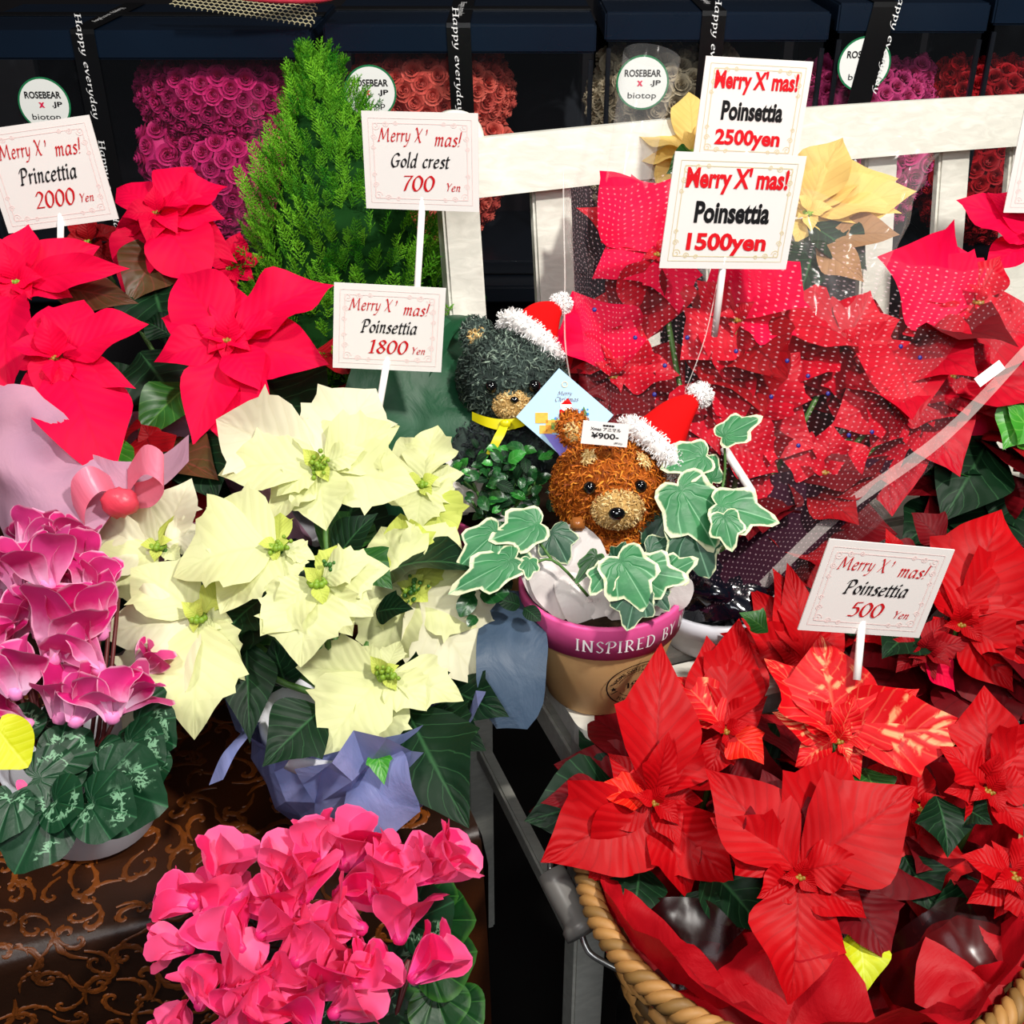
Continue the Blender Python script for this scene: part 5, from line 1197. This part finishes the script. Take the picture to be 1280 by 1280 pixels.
for k in range(14):
    V, F = tube(smoothpath([pc2+UP*.1+Vector((rs.uniform(-.03, .03), -.02, 0)), P(rs.uniform(600, 680), 650, 1.17), P(rs.gauss(630, 35), rs.gauss(605, 18), 1.15)], 4), .0013, 5); mesh('twig', V, F, M['stem'], bx)
# diamond shaped Christmas card between the bears
gcn = empty('greeting_card', P(703, 590, 1.15), 'diamond shaped Merry Christmas card with snowflakes between the toy bears', 'card')
n1 = (TOC*.95+UP*.1).normalized(); u1 = (XA*cos(.72)+Dv*sin(.72)); u1 = (u1-n1*u1.dot(n1)).normalized(); v1 = n1.cross(u1); ccd = P(706, 520, 1.135)
M['card_blue'] = plain('pale_blue_print', 'A4C8E4', .4, .4, nz=.02); M['card_violet'] = plain('violet_print', '7468C8', .4, .4, nz=.05); M['snow_blue'] = plain('snowflake_blue', '2C86D0', .5, .3, nz=.05)
M['gift_orange'] = plain('gift_orange', 'F08A2C', .5, .3, nz=.2, c2='E8C040', ns=300.); M['gift_green'] = plain('gift_green', '6CC060', .5, .3, nz=.1)
S = .062
V, F = boxg(ccd, (u1, v1, n1), (S*1.1, S*1.0, .001)); mesh('card_sheet', V, F, M['card_blue'], gcn, smooth=False)
e1 = XA; e2 = v1.copy(); e2 = n1.cross(XA).normalized(); e1 = e2.cross(n1).normalized()
def flat(name, pts, mat, lift): mesh(name, [ccd+e1*x+e2*y+n1*lift for x, y in pts], [tuple(range(len(pts)))], M[mat], gcn, smooth=False)
flat('violet_ground', [(-.020, -.017), (.016, -.020), (-.001, -.0395), (-.004, -.0395)], 'card_violet', .0009)
def disc(x, y, r, mat, lift=.0012): flat('print', [(x+cos(a*pi/8)*r, y+sin(a*pi/8)*r) for a in range(16)], mat, lift)
for (x, y, w, h, mt) in ((-.022, -.002, .012, .010, 'gift_orange'), (-.012, -.010, .012, .012, 'gift_orange'), (-.018, -.013, .012, .008, 'gift_orange'), (-.009, -.008, .008, .010, 'gift_green'), (-.0005, -.004, .009, .020, 'hat_red'), (.0, -.016, .009, .008, 'hat_red')):
    flat('print', [(x-w/2, y-h/2), (x+w/2, y-h/2), (x+w/2, y+h/2), (x-w/2, y+h/2)], mt, .0010+.0001*abs(hash(mt)) % .0003 if False else .0011)
disc(.001, .010, .0055, 'sticker', .0012); flat('print', [(-.004, .011), (.007, .011), (.003, .017)], 'hat_red', .0014)
flat('print', [(.014, .0), (.022, .0), (.018, .009)], 'mid_leaf', .0012)
rs = random.Random(6)
for i in range(16):
    x, y = rs.uniform(-.03, .034), rs.uniform(-.005, .02)
    if abs(x)+abs(y) > .036 or abs(x) < .008 or y > .010: continue
    disc(x, y, rs.uniform(.0008, .0016), 'snow_blue')
for (t, y) in (('Merry', .021), ('Christmas', .016)): letters('lettering', gcn, fit(nib(t, nw=.2), -.0 if t == 'Merry' else .002, y, .014 if t == 'Merry' else .022, None), ccd, e1, e2, n1, 'red_stem', .0014)
ring = ringquads(.0022, .003); letters('emblem', gcn, ([p+Vector((0, .030)) for p in ring[0]], ring[1]), ccd, e1, e2, n1, 'gold_ink', .0014)

# ------------------------------------------------------------------ film wrapped crimson bouquet plant
qb = G(888, 792, ZS); bq = empty('wrapped_poinsettia', qb, 'crimson poinsettia in dotted clear film behind the 1500yen card', 'potted plant')
pot(bq, qb+UP*.002, .05, .062, .05, 'pot_white')
V, F, U = ball(qb+UP*.062, (.056, .056, .03), 30, 14, amp=.5, fr=60); mesh('foil_top', V, F, M['blackfoil'], bq)
h = qb+UP*.1
Kq = dict(k=.15, cym='cyath_red', inner=3, imat='bouquet_red', isz=.02, stem_to=h)
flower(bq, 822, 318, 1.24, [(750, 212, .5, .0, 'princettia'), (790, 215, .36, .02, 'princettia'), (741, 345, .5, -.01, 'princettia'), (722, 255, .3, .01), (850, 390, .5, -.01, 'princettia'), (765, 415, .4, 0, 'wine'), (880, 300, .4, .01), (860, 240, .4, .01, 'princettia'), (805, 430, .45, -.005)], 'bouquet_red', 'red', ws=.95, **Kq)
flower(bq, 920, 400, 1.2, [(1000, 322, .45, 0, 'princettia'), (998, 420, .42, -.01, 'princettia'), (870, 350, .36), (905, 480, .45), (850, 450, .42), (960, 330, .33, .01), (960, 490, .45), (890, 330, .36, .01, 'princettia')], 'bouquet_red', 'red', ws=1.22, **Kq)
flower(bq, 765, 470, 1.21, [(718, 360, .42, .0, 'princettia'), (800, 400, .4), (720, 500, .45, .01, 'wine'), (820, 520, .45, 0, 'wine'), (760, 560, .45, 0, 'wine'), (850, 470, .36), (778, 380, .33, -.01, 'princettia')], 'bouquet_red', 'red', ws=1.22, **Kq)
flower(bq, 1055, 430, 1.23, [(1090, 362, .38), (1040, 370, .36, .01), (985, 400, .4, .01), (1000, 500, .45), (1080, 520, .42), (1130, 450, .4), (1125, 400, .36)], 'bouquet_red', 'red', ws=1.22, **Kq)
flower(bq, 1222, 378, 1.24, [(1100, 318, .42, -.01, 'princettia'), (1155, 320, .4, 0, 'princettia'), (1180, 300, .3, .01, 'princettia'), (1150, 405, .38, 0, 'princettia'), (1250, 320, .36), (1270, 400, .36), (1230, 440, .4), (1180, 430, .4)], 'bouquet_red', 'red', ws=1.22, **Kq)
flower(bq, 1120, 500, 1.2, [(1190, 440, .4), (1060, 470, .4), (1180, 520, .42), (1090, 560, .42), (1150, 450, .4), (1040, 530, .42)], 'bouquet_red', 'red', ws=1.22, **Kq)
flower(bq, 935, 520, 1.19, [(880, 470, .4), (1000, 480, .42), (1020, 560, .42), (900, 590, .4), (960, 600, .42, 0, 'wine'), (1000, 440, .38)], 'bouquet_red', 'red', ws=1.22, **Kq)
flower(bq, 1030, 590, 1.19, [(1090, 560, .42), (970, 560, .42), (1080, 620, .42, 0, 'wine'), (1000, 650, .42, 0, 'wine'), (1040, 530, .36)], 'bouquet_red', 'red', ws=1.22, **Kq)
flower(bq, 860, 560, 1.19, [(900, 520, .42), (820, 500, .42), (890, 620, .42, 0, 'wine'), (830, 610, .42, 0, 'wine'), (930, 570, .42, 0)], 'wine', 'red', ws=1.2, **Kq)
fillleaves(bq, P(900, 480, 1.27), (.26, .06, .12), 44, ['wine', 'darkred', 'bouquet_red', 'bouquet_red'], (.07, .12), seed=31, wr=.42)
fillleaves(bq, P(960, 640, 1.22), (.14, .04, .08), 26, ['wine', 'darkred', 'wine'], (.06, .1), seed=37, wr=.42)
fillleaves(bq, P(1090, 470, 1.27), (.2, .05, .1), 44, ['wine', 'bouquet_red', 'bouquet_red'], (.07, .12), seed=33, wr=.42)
flower(bq, 1190, 470, 1.21, [(1240, 430, .4), (1130, 440, .4), (1250, 480, .4), (1150, 530, .42), (1210, 520, .42), (1170, 410, .36)], 'bouquet_red', 'red', ws=1.2, **Kq)
for a in [((985, 640, 1.2), (930, 600, 1.19)), ((905, 545, 1.17), (975, 590, 1.18))]: leaf('bract', bq, P(*a[0]), P(*a[1]), .5, 'red', 'bouquet_red')
cone_wrap('inner_paper', bq, qb+UP*.06, .05, P(965, 585, 1.25), Vector((.155, 0, .03)), Vector((0, .05, -.02)), 'purple_paper', .005, 30, 8, pw=.8, seed=3)
L_, R_ = P(706, 225, 1.22), P(1296, 400, 1.26)
cone_wrap('dotted_film', bq, qb+UP*.06, .048, (L_+R_)/2, (R_-L_)/2, Fv*.085-UP*.0, 'dotfilm', .0035, 46, 16, pw=.62, seed=6, wavy=.012)
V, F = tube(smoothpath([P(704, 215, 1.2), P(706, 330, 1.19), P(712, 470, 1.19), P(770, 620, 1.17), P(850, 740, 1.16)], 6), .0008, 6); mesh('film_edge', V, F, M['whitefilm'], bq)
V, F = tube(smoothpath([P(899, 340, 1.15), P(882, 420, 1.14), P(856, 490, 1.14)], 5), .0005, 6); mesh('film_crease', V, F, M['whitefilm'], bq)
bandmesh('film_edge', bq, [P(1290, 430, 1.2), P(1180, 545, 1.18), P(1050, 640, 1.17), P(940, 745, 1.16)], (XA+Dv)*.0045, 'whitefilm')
rs = random.Random(14); M['blue_dot'] = plain('deep_blue_dot', '1A1A7A', .4, .4)
dm = None
for (x, y) in ((743, 387), (794, 422), (859, 422), (920, 439), (831, 457), (984, 451), (964, 496), (1035, 492), (1126, 433), (1150, 447), (818, 493), (1061, 544), (998, 557), (800, 560), (1090, 540), (1010, 470)):
    q = P(x, y, 1.125); V, F, U = ball(q, (.0022, .0006, .0022), 8, 5, (XA, Fv, -Dv))
    mesh('blue_dot', V, F, M['blue_dot'], bq)
stv, stf = boxg(P(1237, 467, 1.15), ((XA*.8-Dv*.6), (XA*.6+Dv*.8), TOC), (.03, .010, .0008)); mesh('film_label', stv, stf, M['sticker'], bq, smooth=False)
# white stick at the ivy
V, F = tube([P(905, 560, 1.12), P(940, 615, 1.1)], .004, 8); tag(mesh('plant_stick', V, F, M['stake']), 'slim white stick leaning behind the ivy leaves', 'stick')

# ------------------------------------------------------------------ pale yellow poinsettia behind
yb = O+w_*.40+b_*.29; yb.z = ZS; yp = empty('wrapped_poinsettia', yb, 'pale yellow poinsettia in clear film behind the 2500yen card', 'potted plant')
pot(yp, yb+UP*.002, .045, .06, .10, 'pot_white'); h = yb+UP*.1
Ky = dict(k=.1, cr=.008, inner=4, imat='yellow', isz=.02, stem_to=h)
flower(yp, 1010, 267, 1.30, [(1053, 170, .36), (1030, 200, .34, -.01), (1146, 240, .27, -.01), (1128, 262, .2, -.02), (1126, 217, .28, .01), (995, 303, .4), (985, 210, .36, .01), (960, 255, .34, .01), (1080, 215, .3, .005), (1045, 300, .3)], 'yellow', 'smooth', **Ky)
flower(yp, 865, 190, 1.32, [(862, 112, .36, .01), (785, 162, .3), (820, 230, .42), (795, 200, .4, .01), (831, 258, .42), (905, 150, .36), (920, 220, .36), (850, 240, .4)], 'yellow', 'smooth', **Ky)
for a in [((1010, 280, 1.3), (1085, 335, 1.27), .36, 'dark_leaf'), ((1020, 300, 1.3), (1000, 370, 1.26), .4, 'dark_leaf'), ((1030, 300, 1.29), (1125, 290, 1.27), .3, 'tan'), ((1020, 310, 1.28), (1080, 350, 1.25), .33, 'tan'), ((880, 200, 1.31), (835, 215, 1.28), .36, 'mid_leaf')]: leaf('leaf', yp, P(*a[0]), P(*a[1]), a[2], 'smooth', a[3])
cone_wrap('clear_film', yp, P(1010, 420, 1.25), .04, P(980, 215, 1.26), Vector((.155, 0, .02)), Vector((0, .035, .02)), 'clearfilm', .004, 36, 8, pw=.8, seed=16, wavy=.01)
V = []; F = []; U = []
V, F, U = lathe(P(783, 230, 1.24), [(.022, 0), (.026, .07), (.03, .135)], 24, (P(812, 85, 1.24)-P(783, 230, 1.24))); mesh('rolled_film', V, F, M['clearfilm'], yp, U)

# ------------------------------------------------------------------ right-hand plants
rb_ = O+w_*.66+b_*.12; rb_.z = ZS; rp = empty('potted_poinsettia', rb_, 'pink red poinsettia with big dark leaves on the bench at right', 'potted plant')
pot(rp, rb_+UP*.002, .05, .068, .11, 'pot_white'); h = rb_+UP*.1
Kr = dict(k=.2, cym='cyath_red', stem_to=h)
flower(rp, 1300, 300, 1.34, [(1196, 249, .36, 0), (1238, 238, .28, -.01), (1230, 340, .36, .01), (1300, 220, .36), (1360, 300, .36), (1250, 300, .3)], 'princettia', 'smooth', **Kr)
flower(rp, 1265, 450, 1.3, [(1199, 560, .45, -.01), (1230, 520, .4, -.01), (1290, 520, .4, 0), (1215, 500, .4), (1330, 450, .4), (1275, 390, .36)], 'princettia', 'smooth', **Kr)
for a in [((1238, 545, 1.27), (1179, 650, 1.22), .36, 'dark_leaf'), ((1222, 560, 1.28), (1148, 582, 1.24), .36, 'mid_leaf'), ((1290, 505, 1.22), (1255, 560, 1.2), .42, 'bright_leaf'), ((1300, 560, 1.22), (1262, 505, 1.2), .4, 'bright_leaf'), ((1200, 600, 1.28), (1128, 615, 1.25), .45, 'wine'), ((1190, 640, 1.28), (1128, 680, 1.24), .4, 'dark_leaf'),
          ((1230, 640, 1.27), (1290, 600, 1.24), .5, 'wine'), ((1200, 640, 1.28), (1150, 680, 1.24), .5, 'wine'), ((1240, 620, 1.28), (1230, 700, 1.22), .5, 'dark_leaf'), ((1275, 600, 1.28), (1300, 680, 1.22), .5, 'dark_leaf')]: leaf('leaf', rp, P(*a[0]), P(*a[1]), a[2], 'smooth', a[3])
fillleaves(rp, P(1270, 560, 1.32), (.14, .08, .12), 30, ['dark_leaf', 'wine', 'darkred'], (.08, .12), seed=41, wr=.42)

# ------------------------------------------------------------------ wicker basket with red poinsettias
bc = P(1008, 1085, 1.0); RX, RY = .184, .184
bk2 = empty('wicker_basket', Vector((bc.x, bc.y, bc.z-.2)), 'round wicker basket with rope rim and grey handle in foreground', 'basket')
for ph, mt in ((0, 'wicker'), (1, 'wicker'), (2, 'wicker_mid')):
    pts = []
    for i in range(480):
        a = 2*pi*i/480; q = a*34+ph*2*pi/3; rr = .0055; o = Vector((cos(a), sin(a), 0)); pts.append(bc+Vector((cos(a)*RX, sin(a)*RY, 0))+o*cos(q)*rr+UP*sin(q)*rr)
    V, F = tube(pts, .0052, 7, True); mesh('rim_strand', V, F, M[mt], bk2)
for j in range(11):
    pts = [bc+Vector((cos(2*pi*i/144)*(RX-.012-.005*j), sin(2*pi*i/144)*(RY-.012-.005*j), -.02-j*.016))+Vector((cos(2*pi*i/144), sin(2*pi*i/144), 0))*.004*(1 if (i//3+j) % 2 else -1) for i in range(144)]
    V, F = tube(pts, .0075, 6, True); mesh('weaver', V, F, M['wicker' if j % 3 else 'wicker_dark'], bk2)
for i in range(24):
    a = 2*pi*(i+.25)/24; V, F = tube([bc+Vector((cos(a)*(RX-.008), sin(a)*(RY-.008), 0)), bc+Vector((cos(a)*(RX-.065), sin(a)*(RY-.065), -.19))], .004, 6); mesh('stake', V, F, M['wicker_dark'], bk2)
V, F, U = lathe(bc-UP*.197, [(0, 0), (.13, 0), (.13, .008), (0, .008)], 40); mesh('basket_bottom', V, F, M['wicker_dark'], bk2)
ga, gb_ = P(688, 1088, 1.01), P(732, 1170, .985)
V, F, U = lathe(ga, [(0, 0), (.012, .001), (.0125, .012), (.0125, (gb_-ga).length-.014), (.016, (gb_-ga).length-.01), (.016, (gb_-ga).length-.002), (0, (gb_-ga).length)], 20, gb_-ga); mesh('handle_grip', V, F, M['grip'], bk2)
V, F = tube(smoothpath([gb_-(gb_-ga).normalized()*.01, P(731, 1180, .983), P(742, 1195, .98), P(775, 1213, .975), P(790, 1222, .985)], 6), .0028, 8); mesh('handle_wire', V, F, M['wire'], bk2)
V, F = tube(smoothpath([ga, P(690, 1070, 1.02), P(705, 1058, 1.04), P(735, 1050, 1.06)], 6), .0028, 8); mesh('handle_wire', V, F, M['wire'], bk2)
# basket stand
sd_ = empty('basket_stand', Vector((bc.x, bc.y, 0)), 'low black round stand carrying the wicker basket', 'stand')
V, F, U = lathe(Vector((bc.x, bc.y, bc.z-.2-.022)), [(0, 0), (.15, 0), (.15, .02), (0, .02)], 32); mesh('top', V, F, M['step'], sd_)
V, F, U = lathe(Vector((bc.x, bc.y, 0)), [(0, 0), (.12, 0), (.03, .03), (.03, bc.z-.225), (0, bc.z-.224)], 24); mesh('pedestal', V, F, M['step'], sd_)
# red tissue lining
tl = empty('tissue_lining', bc-UP*.1, 'crumpled red tissue lining inside the wicker basket', 'tissue')
V = []; F = []; U = []; n = 72; rgs = (.35, .5, .64, .76, .86, .92, .95)
for j, q in enumerate(rgs):
    for i in range(n):
        a = 2*pi*i/n; z = (-.10, -.085, -.055, -.03, -.005, .018, .03)[j]+.012*sin(a*7+j)*q+.006*sin(a*17+j*2)
        V.append(bc+Vector((cos(a)*RX*q, sin(a)*RY*q, z))+Vector((noise.noise(Vector((a*3, q*5, 0))), noise.noise(Vector((a*3, q*5, 7))), 0))*.012); U.append((i/n, q))
for j in range(len(rgs)-1):
    for i in range(n): F.append((j*n+i, j*n+(i+1) % n, (j+1)*n+(i+1) % n, (j+1)*n+i))
mesh('tissue_sheet', V, F, M['red_tissue'], tl, U)
for (a, b2, w, sd, r, mt) in [((900, 1265, .95), (1090, 1262, .9), .36, 3, .2, 'red_tissue'), ((985, 1290, .93), (1000, 1225, .93), 1.2, 4, .0, 'red_tissue'), ((1260, 1190, .95), (1180, 1260, .9), .5, 5, .3, 'red_tissue'), ((1110, 1270, .95), (1290, 1190, .92), .33, 6, -.3, 'red_tissue'), ((745, 1110, 1.0), (900, 1270, .93), .2, 7, .4, 'red_tissue'), ((900, 1180, .97), (950, 1290, .9), .55, 12, .2, 'red_tissue'), ((1220, 1270, .93), (1300, 1230, .9), .6, 15, .2, 'red_tissue')]:
    crumple('tissue_flap', tl, P(*a), P(*b2), w, mt, .012, sd, 16, 8, roll=r)
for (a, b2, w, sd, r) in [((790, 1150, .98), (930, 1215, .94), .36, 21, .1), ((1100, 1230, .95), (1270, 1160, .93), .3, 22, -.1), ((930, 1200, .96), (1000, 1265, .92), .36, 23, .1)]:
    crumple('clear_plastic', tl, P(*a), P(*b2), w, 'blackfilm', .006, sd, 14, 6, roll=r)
def bplant(px, py, d, label):
    q = P(px, py, d); c = Vector((q.x, q.y, bc.z-.185)); r = empty('potted_poinsettia', c, label, 'potted plant', None); pot(r, c, .04, .052, .085, 'pot_white'); return r, c+UP*.08
KR = dict(k=.28, cym='cyath_red', cr=.006, isz=.022)
r1, h = bplant(850, 1000, 1.06, 'red poinsettia at the left of the wicker basket overlapping the pot')
flower(r1, 817, 1002, .985, [(827, 802, .27, .01), (870, 905, .42, .01), (836, 915, .3, -.02), (675, 1078, .42), (735, 1106, .4, .005), (740, 985, .33, -.005, 'orange_red'), (760, 940, .36, .01), (866, 1127, .3, .01), (919, 1110, .34, .01), (850, 1060, .36, -.005), (880, 1000, .33, .01), (800, 930, .3), (745, 1030, .36, 0)], 'red', 'red', inner=3, stem_to=h, **KR)
flower(r1, 907, 913, 1.03, [(842, 842, .4, .01, 'mottled'), (883, 794, .36, .02), (935, 800, .33, .02), (960, 870, .36), (955, 955, .5, -.01, 'orange_red'), (885, 975, .36), (850, 890, .3, .01, 'mottled'), (925, 772, .3, .03)], 'red', 'red', inner=3, stem_to=h, **KR)
r2_, h = bplant(1010, 1060, 1.03, 'red poinsettia with mottled orange bracts in basket middle')
flower(r2_, 1047, 925, 1.0, [(1026, 793, .45, .01, 'mottled'), (958, 820, .33, .01, 'mottled'), (1150, 861, .36, .0, 'mottled'), (1226, 907, .3, -.005, 'mottled'), (1070, 870, .4, -.01, 'mottled'), (994, 958, .4, .005), (965, 890, .36, .01), (1075, 975, .36, .01), (1100, 920, .4, .006, 'mottled'), (1000, 870, .36, .0, 'mottled')], 'mottled', 'red', inner=3, imat='mottled', stem_to=h, **KR)
flower(r2_, 999, 1094, .93, [(1057, 932, .36, .03), (1001, 990, .33, .01), (953, 961, .42, .02, 'wine'), (888, 1022, .36, .005), (880, 960, .34, .02, 'red'), (1145, 984, .4), (1080, 1075, .42, -.008), (945, 1123, .42, -.004), (989, 1258, .4, -.005), (1086, 1146, .42, .002), (930, 1060, .36, .01), (1120, 1040, .36, .01)], 'red', 'red', inner=3, stem_to=h, **KR)
r3_, h = bplant(1160, 1060, 1.03, 'red poinsettia at the right of the wicker basket')
flower(r3_, 1236, 988, .98, [(1176, 932, .42), (1231, 856, .36, .01), (1300, 900, .36, .01), (1310, 985, .36), (1280, 1045, .4), (1180, 990, .36), (1205, 1035, .33), (1250, 940, .33, -.01)], 'red', 'red', inner=3, stem_to=h, **KR)
flower(r3_, 1150, 1010, 1.0, [(1140, 940, .36, .01), (1100, 950, .36, .01), (1154, 1157, .4, .0), (1108, 1048, .4), (1195, 1060, .33, .01, 'wine'), (1100, 1000, .36), (1120, 1085, .36, .01)], 'red', 'red', inner=3, stem_to=h, **KR)
flower(r3_, 1268, 1095, .93, [(1200, 1070, .36), (1210, 1130, .36), (1300, 1040, .36), (1320, 1100, .36), (1290, 1160, .4), (1245, 1150, .36, .01), (1240, 1050, .36, .01)], 'red', 'red', inner=3, stem_to=h, **KR)
for (r, a) in [(r3_, ((1170, 995, .99), (1187, 1071, .96), .5, 'dark_leaf')), (r3_, ((1205, 1010, .985), (1240, 1030, .96), .5, 'dark_leaf')), (r2_, ((1055, 1105, .955), (1113, 1202, .92), .42, 'wine')), (r2_, ((1072, 1160, .94), (1082, 1245, .915), .42, 'ygreen_leaf')), (r1, ((760, 990, 1.0), (676, 1003, .99), .3, 'wine')), (r1, ((800, 1080, 1.0), (790, 1160, .96), .42, 'dark_leaf')),
               (r1, ((850, 1120, .98), (910, 1180, .95), .42, 'dark_leaf')), (r2_, ((1080, 960, 1.02), (1100, 1010, .99), .5, 'mid_leaf')), (r2_, ((1000, 1110, .96), (1060, 1110, .94), .4, 'mid_leaf')), (r1, ((880, 1080, .99), (960, 1170, .96), .5, 'dark_leaf')), (r3_, ((1130, 1070, .99), (1170, 1140, .96), .5, 'dark_leaf')), (r3_, ((1200, 1090, .98), (1220, 1180, .95), .5, 'dark_leaf')),
               (r1, ((960, 790, 1.07), (925, 765, 1.07), .4, 'mid_leaf'))]:
    leaf('leaf', r, P(*a[0]), P(*a[1]), a[2], 'red', a[3])
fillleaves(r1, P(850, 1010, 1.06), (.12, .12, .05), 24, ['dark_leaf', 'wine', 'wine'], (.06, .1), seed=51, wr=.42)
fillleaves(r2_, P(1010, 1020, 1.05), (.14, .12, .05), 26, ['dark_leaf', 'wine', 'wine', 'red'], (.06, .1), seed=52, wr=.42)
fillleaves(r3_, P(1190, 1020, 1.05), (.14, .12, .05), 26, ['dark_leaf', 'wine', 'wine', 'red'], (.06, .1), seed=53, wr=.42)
# fourth and fifth plants behind the 500 card
q4 = P(1190, 800, 1.16); c4 = Vector((q4.x, q4.y, .60)); r4_ = empty('potted_poinsettia', c4, 'red poinsettia behind and right of the 500 Yen card', 'potted plant'); pot(r4_, c4, .045, .056, .085, 'pot_white')
s4 = empty('plant_stand', Vector((c4.x, c4.y, 0)), 'black stand under the red poinsettia behind the 500 Yen card', 'stand')
V, F, U = lathe(c4-UP*.018, [(0, 0), (.075, 0), (.075, .016), (0, .016)], 28); mesh('top', V, F, M['step'], s4); V, F, U = lathe(Vector((c4.x, c4.y, 0)), [(0, 0), (.07, 0), (.02, .02), (.02, .582), (0, .583)], 20); mesh('pedestal', V, F, M['step'], s4)
h = c4+UP*.08
flower(r4_, 1200, 780, 1.1, [(1255, 632, .38, .01), (1190, 660, .36, .02), (1300, 690, .36, .01), (1310, 780, .36), (1268, 865, .4), (1160, 720, .4, .01), (1230, 720, .36), (1150, 790, .3, .01), (1290, 830, .33)], 'red', 'red', inner=4, stem_to=h, **KR)
flower(r4_, 1155, 815, 1.09, [(1215, 800, .28), (1110, 800, .33), (1170, 850, .33), (1120, 840, .33), (1180, 770, .3, .01), (1195, 865, .36, .01, 'princettia')], 'darkred', 'red', inner=5, stem_to=h, **KR)
flower(r4_, 1010, 830, 1.12, [(967, 708, .27, .01), (985, 702, .2, .0), (937, 732, .3, .01), (927, 772, .33, .0), (975, 760, .36, .01), (1010, 745, .33, .02), (960, 800, .36, -.005), (1050, 760, .36, .02), (900, 790, .3, .01)], 'red', 'red', inner=3, stem_to=h, **KR)
for a in [((1240, 790, 1.12), (1263, 850, 1.09), .4, 'dark_leaf'), ((1120, 700, 1.16), (1108, 660, 1.16), .3, 'red'), ((1150, 700, 1.17), (1100, 690, 1.16), .4, 'wine'), ((1180, 680, 1.18), (1140, 640, 1.19), .45, 'wine')]: leaf('leaf', r4_, P(*a[0]), P(*a[1]), a[2], 'red', a[3])
fillleaves(r4_, P(1180, 790, 1.17), (.17, .12, .06), 40, ['dark_leaf', 'wine', 'red', 'wine'], (.07, .11), seed=61, wr=.42)
